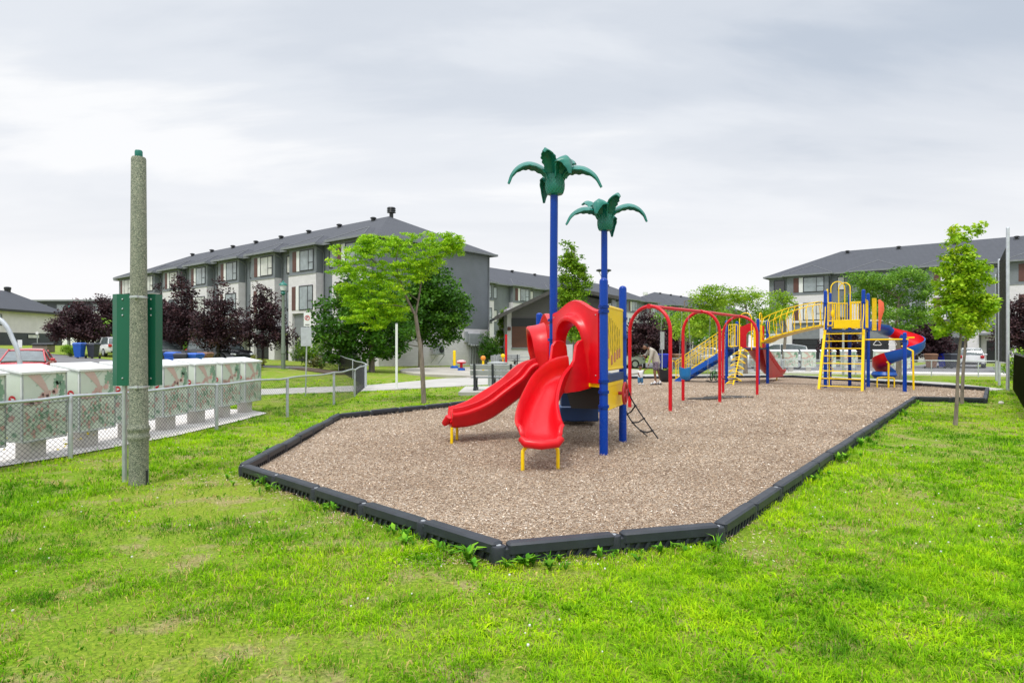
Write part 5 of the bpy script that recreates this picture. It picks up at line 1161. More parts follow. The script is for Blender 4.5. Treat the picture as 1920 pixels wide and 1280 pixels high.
# shrubs
def shrub(name, label, x, y, w, h, cols, seed, per=26, size=.09, n=60, flowers=None, z=None, cat='shrub'):
    zb_ = H2(x, y) if z is None else z; t = thing(name, label, cat, (x, y, zb_))
    part('stem', bark_d, t, lambda m: [m.tube([(x + .05*i, y, zb_ - .05), (x + w*.2*i, y, zb_ + h*.6)], .02, 5) for i in (-1, 0, 1)])
    cp = crown_pts([(x, y, zb_ + h*.5, w/2, w/2*.8, h*.48)], n, seed, .4, zb_ + .05)
    leaf_cloud('foliage', t, (x, y, zb_), cp, min(w, h)*.11, per, size, cols, seed, .8, 1.5)
    if flowers:
        fp = crown_pts([(x, y - w*.1, zb_ + h*.55, w/2*1.04, w/2*.8, h*.46)], flowers, seed + 9, .85, zb_ + .2)
        leaf_cloud('blossom', t, (x, y, zb_), fp, .05, 12, .07, ((.55, .58, .38), (.7, .72, .55), (.8, .8, .7)), seed + 3, .8, 1.1)
    return t
shrub('hydrangea', 'white flowering hydrangea bush by the sagging chain fence', PX(578, 43), 43, 2.4, 2.0, GRN_C, 81, 30, .12, 80, 46)
shrub('round_bush', 'round clipped lime bush at the foot of the distant street lamp', PX(133, 46), 46, 1.3, 1.05, ((.10, .22, .01), (.2, .38, .015), (.3, .5, .03)), 82, 40, .08, 70)
shrub('cedar_bush', 'dark pointed cedar beside the meter cabinet', PX(911, 54), 54, 1.9, 2.9, GRN_D, 83, 34, .12, 80)
shrub('cedar_bush', 'smaller dark cedar by the pavilion bin', PX(925, 53), 53, 1.4, 2.6, GRN_D, 84, 34, .12, 60)
shrub('tall_shrub', 'tall light green shrub growing up beside the pavilion corner', PX(942, 57.5), 57.5, 1.4, 5.6, GRN_C, 85, 34, .16, 90)
shrub('garden_shrub', 'yellow green garden shrub beside the black jeep', PX(478, 36), 36, 1.3, .95, ((.12, .14, .03), (.25, .27, .05), (.35, .35, .1)), 86, 30, .1, 40)
shrub('garden_shrub', 'weedy green shrub in the planting bed by the chain fence', PX(596, 40), 40, 1.6, .8, ((.10, .10, .03), (.18, .2, .05), (.25, .25, .08)), 87, 30, .1, 40)
shrub('low_shrub', 'small light green shrub behind the netting fence', PX(1912, 30), 30, 1.8, 1.5, GRN_C, 88, 30, .12, 50)
leaf_cloud('flower_clump', None, (0, 0, 0), [(-6.2 - .1*i, 8.55 + .33*(i % 7), .22 + .05*(i % 3)) for i in range(9)], .10, 3, .045, ((.7, .55, .02), (.8, .6, .02), (.85, .7, .05)), 90)
o = bpy.data.objects['flower_clump']; tag(o, 'scattered yellow hawkweed blossoms behind the near fence', 'flowers', kind='stuff')
def far_tree(x, y, w, h, cols, seed, label):
    tree('distant_tree', label, 'tree', (x, y, H2(x, y)), [(0, 0, 0, .2), (0, 0, h*.3, .16), (0, 0, h*.7, .06)], [(0, 0, h*.6, w/2, w/2, h*.38), (w*.2, 0, h*.45, w*.35, w*.35, h*.25), (-w*.22, 0, h*.5, w*.33, w*.33, h*.26)], 70, .8, 18, .7, cols, seed, None, limbs=4)
far_tree(24, 92, 8, 8, GRN_O, 91, 'distant leafy tree between the swing arches and the far roofs')
far_tree(31, 98, 9, 9, GRN_O, 92, 'distant tree behind the yellow arch bridge')
far_tree(-33, 62, 5, 4, GRN_O, 93, 'small green tree before the white wall of the long row')
leaf_cloud('green_sprig', None, (0, 0, 0), [(PX(170, 51) + .5*i, 50.6, 2.0 + .5*(i % 4)) for i in range(6)], .45, 22, .22, GRN_O, 94)
o = bpy.data.objects['green_sprig']; tag(o, 'green shoots growing among the purple maple leaves', 'foliage', kind='stuff')

# ------------------------------------------------------------------ grass blades, clover and chips
def scatter_uniform(n, D0, D1, pw, seed):
    r = np.random.default_rng(seed); u = r.random(n)
    if pw == 0: D = np.sqrt(D0**2 + (D1**2 - D0**2)*u)
    else: D = D0*(D1/D0)**u
    X = (r.random(n)*2-1)*(D*.93 + .9); return X, D, r
ex_polys = [BORDER, SLAB, PATH_, ROAD1]
def grass():
    a, b_, r = scatter_uniform(7600, 2.0, 5.0, 0, 1); X, Y = [a], [b_]                      # tuft centres
    a, b_, r = scatter_uniform(17500, 5.0, 30, 1, 2); X.append(a); Y.append(b_); TX = np.concatenate(X); TY = np.concatenate(Y)
    kk = np.where(TY < 5, 20, 15); ti = np.repeat(np.arange(len(TX)), kk); n = len(ti); tr = r.uniform(.02, .075, len(TX))*np.clip(TY/5, 1, 2.2)
    ga = r.random(n)*2*PI; gr = np.abs(r.normal(size=n))*tr[ti]
    X = TX[ti] + gr*np.cos(ga); Y = TY[ti] + gr*np.sin(ga); oa = ga
    tuft_h = r.lognormal(0, .28, len(TX))[ti]; tuft_c = r.normal(size=len(TX))[ti]
    # a thin low layer between the tufts
    a, b_, _ = scatter_uniform(110000, 2.0, 5.0, 0, 3); a2, b2, _ = scatter_uniform(150000, 5.0, 30, 1, 4); a = np.concatenate([a, a2]); b_ = np.concatenate([b_, b2]); n2 = len(a)
    X = np.concatenate([X, a]); Y = np.concatenate([Y, b_]); oa = np.concatenate([oa, r.random(n2)*2*PI]); tuft_h = np.concatenate([tuft_h, np.full(n2, .62)]); tuft_c = np.concatenate([tuft_c, r.normal(size=n2)*.5]); lean_t = np.concatenate([.35 + .9*gr/(tr[ti]*2), r.uniform(.3, 1.4, n2)])
    keep = np.ones(len(X), bool)
    for p in ex_polys: keep &= ~np_pip(X, Y, p)
    keep &= ~((((X - .6)/7.6)**2 + ((Y - 40.2)/8.6)**2 < 1)) & ~((X > -1.75) & (X < 1.2) & (Y > 20.6) & (Y < 24))
    pat = np_noise(X, Y, .75, 5)*.42 + np_noise(X, Y, 2.1, 6)*.34 + np_noise(X, Y, 5, 7)*.24
    ax, ay = BORDER[0]; bx, by = BORDER[10]; tt = np.clip(((X-ax)*(bx-ax) + (Y-ay)*(by-ay))/((bx-ax)**2 + (by-ay)**2), 0, 1); de = np.hypot(X - (ax + tt*(bx-ax)), Y - (ay + tt*(by-ay)))
    thin = pat + np.exp(-(de/.75)**2)*.31*(.5 + np_noise(X, Y, 1.3, 77)) + np.exp(-(np.hypot(X + 1.0, Y - 3.7)/1.2)**2)*.10 + np.exp(-(np.hypot(X - 1.1, Y - 3.3)/.8)**2)*.05
    keep &= (r.random(len(X)) > np.clip((thin - .515)*4.0, 0, .88))
    X, Y, thin, oa, tuft_h, tuft_c, lean = [q_[keep] for q_ in (X, Y, thin, oa, tuft_h, tuft_c, lean_t)]; n = len(X)
    lush = np_noise(X, Y, .6, 18)*.6 + np_noise(X, Y, 1.9, 19)*.4; tone = np_noise(X, Y, .45, 10)*.4 + np_noise(X, Y, 1.7, 12)*.3 + np_noise(X, Y, 5.5, 13)*.3
    Df = np.clip(Y/4.5, 1, 5)
    Hh = .041*tuft_h*(.55 + .9*lush)*r.uniform(.6, 1.35, n)*np.clip(1.3 - thin*.7, .4, 1.2)*np.clip(Df, 1, 1.3); Ww = r.uniform(.0028, .0062, n)*Df**.82
    wide = r.random(n) < np.where(np_noise(X, Y, 1.6, 14) > .64, .22, .02); Ww[wide] *= 3.0; Hh[wide] *= .7
    az = oa + PI/2 + r.normal(size=n)*.5; la = oa - PI/2 + r.normal(size=n)*.4; lean = lean*r.uniform(.8, 1.7, n)
    Z = np.zeros(n); msk = X < -5; Z[msk] = [H2(x, y) for x, y in zip(X[msk], Y[msk])]
    base = np.stack([X, Y, Z], 1); s = np.stack([np.cos(az), np.sin(az), 0*az], 1)*Ww[:, None]*.5; l = np.stack([-np.sin(la), np.cos(la), 0*az], 1)
    mid = base + l*(Hh*lean*.35)[:, None] + np.array([0, 0, 1])*(Hh*np.clip(.72 - lean*.12, .3, 1))[:, None]; tip = base + l*(Hh*lean*1.0)[:, None] + np.array([0, 0, 1])*(Hh*np.clip(1.12 - lean*.5, .25, 1))[:, None]
    V = np.stack([base - s*.8, base + s*.8, mid + s*.85, mid - s*.85, tip], 1).reshape(-1, 3)
    i5 = np.arange(n)*5; F_ = np.stack([i5, i5+1, i5+2, i5+3, i5+3, i5+2, i5+4], 1).ravel(); sz = np.tile([4, 3], n)
    tn = np.clip((tone - .5)*1.6 + .5 + tuft_c*.13 + r.normal(size=n)*.12, 0, 1)[:, None]; c0 = np.array((.062, .205, .008)); c1 = np.array((.25, .51, .008)); c2 = np.array((.49, .70, .012))
    col = np.where(tn < .5, c0 + (c1-c0)*tn*2, c1 + (c2-c1)*(tn-.5)*2)
    dry = (r.random(n) < np.clip((thin - .43)*1.2, .02, .6)); col[dry] = np.array((.52, .43, .14))*r.uniform(.5, 1.15, (dry.sum(), 1))
    col5 = np.repeat(col, 5, 0).reshape(n, 5, 3); col5[:, 4] *= 1.1
    o = np_mesh('grass', V, F_, sz, col5.reshape(-1, 3), attr_mat('grass_blade', .7, .22, .04)); tag(o, 'short bright lawn grass with thin dry patches', 'grass', kind='stuff')
grass()
def weeds():
    """leafy weeds and long tufts against the black border"""
    r = np.random.default_rng(77); cen, Vs, Fs, Ss, Cs = [], [], [], [], []; k = 0
    for (i0, i1, dens) in ((10, 0, 11), (0, 1, 13), (1, 2, 5), (9, 10, 3)):
        a = np.array(BORDER[i0]); b_ = np.array(BORDER[i1]); L = np.linalg.norm(b_-a); n_ = np.array([(b_-a)[1], -(b_-a)[0]])/L
        for j in range(int(L*dens)):
            p = a + (b_-a)*r.random() + n_*abs(r.normal())*.10 + n_*.07
            if np_noise(np.array([p[0]]), np.array([p[1]]), 1.7, 91)[0] < .42: continue
            big = r.random() < .16
            nb = r.integers(5, 12) if not big else 18; hh = r.uniform(.05, .11)*(1.5 if big else 1); broad = r.random() < .5
            for q_ in range(nb):
                az = r.random()*2*PI; ln = r.uniform(.3, 1.1); w = r.uniform(.012, .022) if broad else r.uniform(.003, .006); h_ = hh*r.uniform(.6, 1.2)
                d = np.array([math.cos(az), math.sin(az), 0]); s = np.array([-d[1], d[0], 0])*w; B = np.array([p[0], p[1], 0]); m1 = B + d*h_*ln*.35 + np.array([0, 0, h_*.7]); tp_ = B + d*h_*ln + np.array([0, 0, h_*(1.1-.4*ln)])
                Vs += [B - s*.2, B + s*.2, m1 + s, m1 - s, tp_]; Fs += [k, k+1, k+2, k+3, k+3, k+2, k+4]; Ss += [4, 3]; c = np.array((.09, .28, .02)) if r.random() < .5 else np.array((.20, .42, .03)); c = c*r.uniform(.7, 1.3); Cs += [c*.7, c*.7, c, c, c*1.1]; k += 5
    o = np_mesh('weed_tufts', np.array(Vs), np.array(Fs), np.array(Ss), np.array(Cs), bpy.data.materials['grass_blade']); tag(o, 'leafy weeds growing against the black border timbers', 'weeds', kind='stuff')
weeds()
def clover():
    r = np.random.default_rng(8); m = MB()
    for i in range(330):
        D = 3.2*(26/3.2)**r.random(); x = (r.random()*2-1)*D*.85
        a = np.array([x]); b_ = np.array([D])
        if any(np_pip(a, b_, p)[0] for p in ex_polys) or np_noise(a, b_, .5, 3)[0] < .45: continue
        m.ball((x, D, H2(x, D) + r.uniform(.03, .06)), r.uniform(.004, .0075)*(1 + D*.05), 5)
    o = m.build('clover_blossoms', M('clover_white', (.75, .74, .68), .8), smooth=0); tag(o, 'tiny white clover blossoms scattered over the lawn', 'flowers', kind='stuff')
clover()
def chips():
    r = np.random.default_rng(21); n = 430000; D = 4.6*(26/4.6)**r.random(n); X = (r.random(n)*2-1)*(D*.86+.5)
    cx = sum(p[0] for p in BORDER)/len(BORDER); cy = sum(p[1] for p in BORDER)/len(BORDER)
    ins = np_pip(X, D, [(a*.992 + cx*.008, b*.992 + cy*.008) for a, b in BORDER])
    out = np.zeros(n, bool); ax, ay = BORDER[0]
    for i0, i1, pr in ((10, 0, .75), (0, 1, .25), (1, 2, .04)):
        (ax, ay), (bx, by) = BORDER[i0], BORDER[i1]; tt = np.clip(((X-ax)*(bx-ax) + (D-ay)*(by-ay))/((bx-ax)**2 + (by-ay)**2), 0, 1); de = np.hypot(X - (ax + tt*(bx-ax)), D - (ay + tt*(by-ay)))
        out |= (r.random(n) < pr*np.exp(-(de/.55)**2)*np.clip(np_noise(X, D, 1.6, 78)*2 - .5, 0, 1))
    keep = ins | (out & ~ins); X, D, ins = X[keep], D[keep], ins[keep]; n = len(X); sc = np.clip(D/5, 1, 3.2)
    L = r.uniform(.006, .022, n)*sc**.66; W_ = L*r.uniform(.18, .5, n); az = r.random(n)*2*PI; tl = r.normal(size=n)*.28; tr = r.normal(size=n)*.35
    a = np.stack([np.cos(az)*np.cos(tl), np.sin(az)*np.cos(tl), np.sin(tl)], 1); up = np.stack([0*az, 0*az, 1+0*az], 1); b_ = np.cross(up, a); b_ /= np.linalg.norm(b_, axis=1, keepdims=True); b_ = b_*np.cos(tr)[:, None] + np.cross(a, b_)*np.sin(tr)[:, None]
    pal = np.array([(.69, .56, .43), (.57, .44, .31), (.40, .275, .175), (.15, .09, .055), (.86, .79, .69), (.52, .395, .28)]); br = np_noise(X, D, .8, 31)*.5 + np_noise(X, D, .25, 33)*.5
    pi = r.choice(6, n, p=[.25, .22, .19, .14, .09, .11]); dark = r.random(n) < np.clip((br-.46)*1.8, 0, .55); pi[dark] = r.choice([2, 3], dark.sum())
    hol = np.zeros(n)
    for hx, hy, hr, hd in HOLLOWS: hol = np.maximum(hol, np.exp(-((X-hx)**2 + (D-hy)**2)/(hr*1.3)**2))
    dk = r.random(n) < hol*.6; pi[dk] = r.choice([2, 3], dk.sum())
    zb = (np_noise(X, D, .9, 61) - .5)*.035 + .030
    for hx, hy, hr, hd in HOLLOWS: q2 = (X-hx)**2 + (D-hy)**2; zb = zb - hd*np.exp(-q2/hr**2) + .35*hd*np.exp(-q2/(2.2*hr)**2)
    zb = np.maximum(zb, .012)
    z = np.where(ins, zb + .004, .010) + r.random(n)*.012*sc ; P = np.stack([X, D, z], 1); a = a*L[:, None]*.5; b_ = b_*W_[:, None]*.5
    V = np.stack([P-a-b_*.6, P-a+b_*.5, P+a+b_, P+a-b_*.8], 1).reshape(-1, 3)
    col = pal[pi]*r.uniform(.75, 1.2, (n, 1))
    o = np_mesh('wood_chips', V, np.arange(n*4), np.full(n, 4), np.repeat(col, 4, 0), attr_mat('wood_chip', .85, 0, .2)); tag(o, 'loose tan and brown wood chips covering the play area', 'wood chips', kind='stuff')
chips()
# ------------------------------------------------------------------ street lamps
def street_lamp(label, x, y, top, z=None):
    z = H2(x, y) if z is None else z; h = top - z; t = thing('street_lamp', label, 'street lamp', (x, y, z), 'green post top street lamps')
    part('pole', M('green_aggregate', (.17, .21, .16), .8, var=.3, scale=40), t, lambda m: m.lathe([(.13, -.1), (.125, h*.17), (.145, h*.175), (.145, h*.19), (.12, h*.2), (.07, h*.84)], (x, y, z), 14))
    part('lamp_base', teal, t, lambda m: m.lathe([(.06, h*.84), (.15, h*.86), (.10, h*.88), (.17, h*.89)], (x, y, z), 12))
    part('lamp_globe', M('frosted_glass', (.62, .66, .64), .3), t, lambda m: m.lathe([(.15, h*.89), (.21, h*.95), (.20, h*.955)], (x, y, z), 12))
    part('lamp_hood', teal, t, lambda m: m.lathe([(.25, h*.95), (.23, h*.965), (.12, h*.985), (.05, h*.99), (.05, h), (.01, h*1.005)], (x, y, z), 14))
    return t
street_lamp('green street lamp beside the widest purple maple', PX(531, 38), 38, PZ(527, 38))
l2 = street_lamp('distant green street lamp with a parking sign before the white house', PX(129, 52), 52, PZ(573, 52))
part('parking_plate', white_p, l2, lambda m: m.obox((PX(127, 52), 51.8, PZ(625, 52)), (1, 0, 0), (0, 1, 0), (.24, .02, .85), .01))
def modern_lamp():
    D = 62; x = PX(1132, D); t = thing('park_lamp', 'twin disc park lamp standing behind the second palm pole', 'street lamp', (x, D, 0), None)
    part('pole', grey_p, t, lambda m: (m.tube([(x, D, 0), (x, D, PZ(520, D))], .08, 8), m.tube([(x, D, PZ(528, D)), (x - .5, D, PZ(508, D))], .03, 6), m.tube([(x, D, PZ(528, D)), (x + .5, D, PZ(508, D))], .03, 6)))
    for s in (-1, 1): part('lamp_disc', dark_p, t, lambda m: m.lathe([(.05, -.1), (.32, .0), (.34, .08), (.2, .16), (.03, .2)], (x + s*.42, D, PZ(508, D)), 14))
modern_lamp()
# thin signs across the street and by the playground
for px, D, top, label, pw, ph in ((70, 58, 622, 'slim white post sign beside the brown planter across the street', .25, .22), (38, 50, 637, 'tilted small white sign behind the red car', .36, .62)):
    x = PX(px, D); sign_post('road_sign', label, x, D, PZ(top, D) - H2(x, D), [(0, PZ(top, D) - H2(x, D) - ph, PZ(top, D) - H2(x, D), pw, white_p, 'sign_plate')], .03, .12 if px == 38 else 0)
x = PX(1241.5, 36.5); sign_post('road_sign', 'tall blank grey sign back standing before the blue bins at the swings', x, 36.5, PZ(622, 36.5), [(0, PZ(655, 36.5), PZ(622, 36.5), .24, galv, 'sign_plate')], .03)
x = PX(1581, 35); sign_post('path_sign', 'plain grey pole seen through the climbing ladder', x, 35, PZ(612, 35), [(0, PZ(618, 35), PZ(612, 35), .2, grey_p, 'sign_plate')], .06)
D = 90; MB().tube([(PX(1210, D), D, 9), (PX(1210, D), D, PZ(548, D))], .35, 10).build('flue_pipe', white_p)
o = bpy.data.objects['flue_pipe']; tag(o, 'pale flue pipe poking up between two dark roofs', 'pipe')

# ------------------------------------------------------------------ bench, bins, tables, splash toys
def bench(label, x, y, rz, w=1.5, group='grey slatted park benches'):
    t = thing('park_bench', label, 'bench', (x, y, .12), group, world_coords=False, rz=rz)   # back towards -y
    for z in (.60, .80): part('back_slat', grey_s, t, lambda m: m.obox((0, -.26 - (z-.6)*.22, z), (1, 0, 0), (0, 1, .22), (w, .045, .175), .008))
    for y_ in (-.12, .02, .16): part('seat_slat', grey_s, t, lambda m: m.obox((0, y_, .44), (1, 0, 0), (0, 1, 0), (w, .125, .045), .008))
    for x_ in (-w*.40, 0, w*.40):
        part('leg', black_pl, t, lambda m: (m.plate((x_ - .035, 0, 0), (0, 1, 0), (0, 0, 1), [(-.30, .0), (-.20, .0), (-.22, .42), (-.30, .90), (-.37, .90)], .07), m.plate((x_ - .035, 0, 0), (0, 1, 0), (0, 0, 1), [(.08, 0), (.16, 0), (.18, .40), (.06, .40)], .07), m.obox((x_, -.02, .05), (1, 0, 0), (0, 1, 0), (.09, .62, .09), .01), m.obox((x_, -.02, .385), (1, 0, 0), (0, 1, 0), (.08, .44, .07), .01)))
    return t
grey_s = M('recycled_plastic_board', (.36, .38, .385), .6, var=.12, scale=4, streak=False)
bn = bench('grey slatted bench on the small concrete slab, seen from behind', -.62, 21.6, R(-6), 1.55)
def slat_bin(label, x, y, z, w, h, lid=True):
    t = thing('slatted_bin', label, 'litter bin', (x, y, z), 'round slatted litter bins')
    part('slat_panel', grey_s, t, lambda m: [m.obox((x + w/2*math.cos(a), y + w/2*math.sin(a), z + h/2), (-math.sin(a), math.cos(a), 0), (math.cos(a), math.sin(a), 0), (w*PI/16*.82, .03, h), .004) for a in [2*PI*i/16 for i in range(16)]])
    part('liner', dark_p, t, lambda m: m.tube([(x, y, z), (x, y, z + h*.97)], w*.44, 16))
    if lid: part('lid', grey_s, t, lambda m: m.lathe([(w*.56, h), (w*.56, h + .04), (w*.3, h + .07), (w*.1, h + .08)], (x, y, z), 18))
slat_bin('slatted litter bin with a grey lid behind the bench', PX(933, 24.5), 24.5, .0, .72, .95)
slat_bin('slatted litter bin beside the cedars near the pavilion', PX(928, 47), 47, .0, .62, .95, False)
def picnic(label, x, y, rz):
    t = thing('picnic_table', label, 'picnic table', (x, y, .05), 'picnic tables by the pavilion', world_coords=False, rz=rz)
    part('table_top', grey_s, t, lambda m: [m.obox((0, y_, .74), (1, 0, 0), (0, 1, 0), (1.8, .13, .05), .005) for y_ in (-.28, -.14, 0, .14, .28)])
    for s in (-1, 1):
        part('bench_seat', grey_s, t, lambda m: m.obox((0, s*.72, .45), (1, 0, 0), (0, 1, 0), (1.8, .26, .05), .005))
        part('leg', black_pl, t, lambda m: (m.plate((s*.62 - .04, 0, 0), (0, 1, 0), (0, 0, 1), [(-.62, 0), (-.48, 0), (-.10, .72), (-.24, .72)], .08), m.plate((s*.62 - .04, 0, 0), (0, 1, 0), (0, 0, 1), [(.62, 0), (.48, 0), (.10, .72), (.24, .72)], .08), m.obox((s*.62, 0, .40), (1, 0, 0), (0, 1, 0), (.07, 1.6, .07))))
picnic('picnic table beneath the pavilion shutter', PX(980, 49.5), 49.5, R(5)); picnic('picnic table partly behind the slide hood', PX(1012, 49), 49, R(80))
bench('grey bench beside the pavilion litter bin', PX(950, 48.5), 48.5, R(3), 2.0)
def toy(label, x, y, kind):
    z = .13; t = thing('splash_toy', label, 'splash toy', (x, y, z))
    if kind == 'post': part('column', yellow, t, lambda m: m.tube([(x, y, z), (x, y, z + 1.15)], .10, 14, dome=True)); part('base', blue_pl, t, lambda m: m.lathe([(.28, 0), (.27, .12), (.15, .18)], (x, y, z), 16))
    if kind == 'mushroom': part('stem', red_pipe, t, lambda m: m.tube([(x, y, z), (x, y, z + .5)], .09, 12)); part('cap', M('pink_white', (.75, .55, .55), .4), t, lambda m: m.lathe([(.1, .46), (.30, .52), (.28, .60), (.1, .66)], (x, y, z), 18)); part('rim', red_pipe, t, lambda m: m.lathe([(.2, .42), (.31, .47), (.31, .52), (.2, .5)], (x, y, z), 18)); part('base', blue_pl, t, lambda m: m.lathe([(.24, 0), (.22, .14), (.1, .16)], (x, y, z), 16))
    if kind == 'ball': part('stem', yellow, t, lambda m: m.tube([(x, y, z), (x, y, z + .65)], .07, 12)); part('ball', M('orange_ball', (.75, .26, .02), .35), t, lambda m: m.ball((x, y, z + .78), .16, 16))
    if kind == 'small': part('stem', M('orange_stem', (.7, .35, .03), .4), t, lambda m: m.tube([(x, y, z), (x, y, z + .7)], .06, 12)); part('ball', yellow, t, lambda m: m.ball((x, y, z + .85), .15, 16))
    if kind == 'red': part('column', red_pipe, t, lambda m: m.tube([(x, y, z), (x, y, z + 2.25)], .075, 12))
toy('yellow spray post with a blue foot on the splash pad', PX(852, 43.5), 43.5, 'post'); toy('red and white mushroom shaped spray toy on the splash pad', PX(865, 39.5), 39.5, 'mushroom')
toy('spray toy with an orange ball on a yellow stem', PX(906, 38.5), 38.5, 'ball'); toy('spray toy with a yellow ball behind the bench', PX(943, 43), 43, 'small'); toy('tall plain red spray pole before the pavilion', PX(949, 40), 40, 'red')

# ------------------------------------------------------------------ wheelie bins
def wheelie(label, x, y, col, rz=0.0, s=1.0, group='household wheelie bins'):
    z = H2(x, y); t = thing('wheelie_bin', label, 'bin', (x, y, z), group, world_coords=False, rz=rz); t.scale = (s, s, s)
    part('body', col, t, lambda m: m.loft([[(a*w, b_*d, z_) for a, b_ in ((-1, -1), (1, -1), (1, 1), (-1, 1))] for w, d, z_ in ((.20, .24, .10), (.27, .33, .92), (.29, .35, .94), (.29, .35, 1.0))]), bevel=.02)
    part('lid', col, t, lambda m: m.loft([[(a*w, b_*d + .02, z_) for a, b_ in ((-1, -1), (1, -1), (1, 1), (-1, 1))] for w, d, z_ in ((.30, .37, 1.005), (.31, .38, 1.04), (.24, .28, 1.11))]), bevel=.015)
    for sx in (-1, 1): part('wheel', black_r, t, lambda m: m.tube([(sx*.24, .27, .10), (sx*.30, .27, .10)], .10, 12))
    part('handle', col, t, lambda m: m.tube([(-.25, .38, .96), (-.25, .44, .98), (.25, .44, .98), (.25, .38, .96)], .016, 6))
bluebin = M('blue_bin_plastic', (.012, .10, .48), .45); blackbin = M('charcoal_bin_plastic', (.035, .04, .055), .5); brownbin = M('brown_bin_plastic', (.20, .10, .055), .55); bluebin_d = M('royal_bin_plastic', (.008, .02, .40), .45)
for px, D, c, rz, l in ((149, 44, bluebin, .1, 'blue wheelie bin beside the round lime bush'), (175, 44.5, blackbin, 0, 'dark grey wheelie bin with the white parked car behind it'), (299, 32, blackbin, .1, 'dark wheelie bin at the edge of the green metal sign'), (324, 31, bluebin, .1, 'blue wheelie bin next to the concrete lamp post'), (341, 30.2, blackbin, .2, 'grey wheelie bin between two blue bins'), (365, 30.5, bluebin, -.1, 'blue wheelie bin by the brown one'), (384, 31.5, brownbin, 0, 'short brown bin at the end of the bin row'),
    (707, 52, bluebin, 0, 'blue wheelie bin under the dark green tree'), (722, 52.5, blackbin, 0, 'black wheelie bin next to the blue one under the dark green tree'), (734, 53, blackbin, .2, 'second black wheelie bin at the white wall under the trees'), (1235, 46, bluebin_d, 0, 'blue bin behind the bending man'), (1244, 45.6, bluebin_d, .1, 'royal blue bin behind the grey sign back'), (1271, 45, brownbin, .1, 'brown bin behind the stair handrail'), (1253, 46, blackbin, 0, 'black bin behind the first swing arch'),
    (1746, 46, brownbin, .1, 'brown bin standing by the silver fence post'), (1770, 47, bluebin_d, 0, 'royal blue bin beside the white hatchback'), (1783, 46, blackbin, .1, 'black bin close beside the white hatchback'), (1703, 45, bluebin_d, 0, 'blue bin behind the yellow support pole of the slide')):
    wheelie(l, PX(px, D), D, c, rz)
def hottub():
    D = 56; x = PX(82, D); z = H2(x, D); t = thing('storage_box', 'brown slatted hot tub box with a dark lid on the lawn of the white house', 'box', (x, D, z))
    part('cabinet', M('taupe_board', (.20, .155, .13), .7), t, lambda m: m.box((x - .6*1.1, D - .5, z), (x + .6*1.1, D + .5, z + .62), .03)); part('lid', dark_p, t, lambda m: m.loft([[(x + a*w, D + b_*w*.8, z + q_) for a, b_ in ((-1, -1), (1, -1), (1, 1), (-1, 1))] for w, q_ in ((.72, .62), (.72, .70), (.55, .80))]))
hottub()

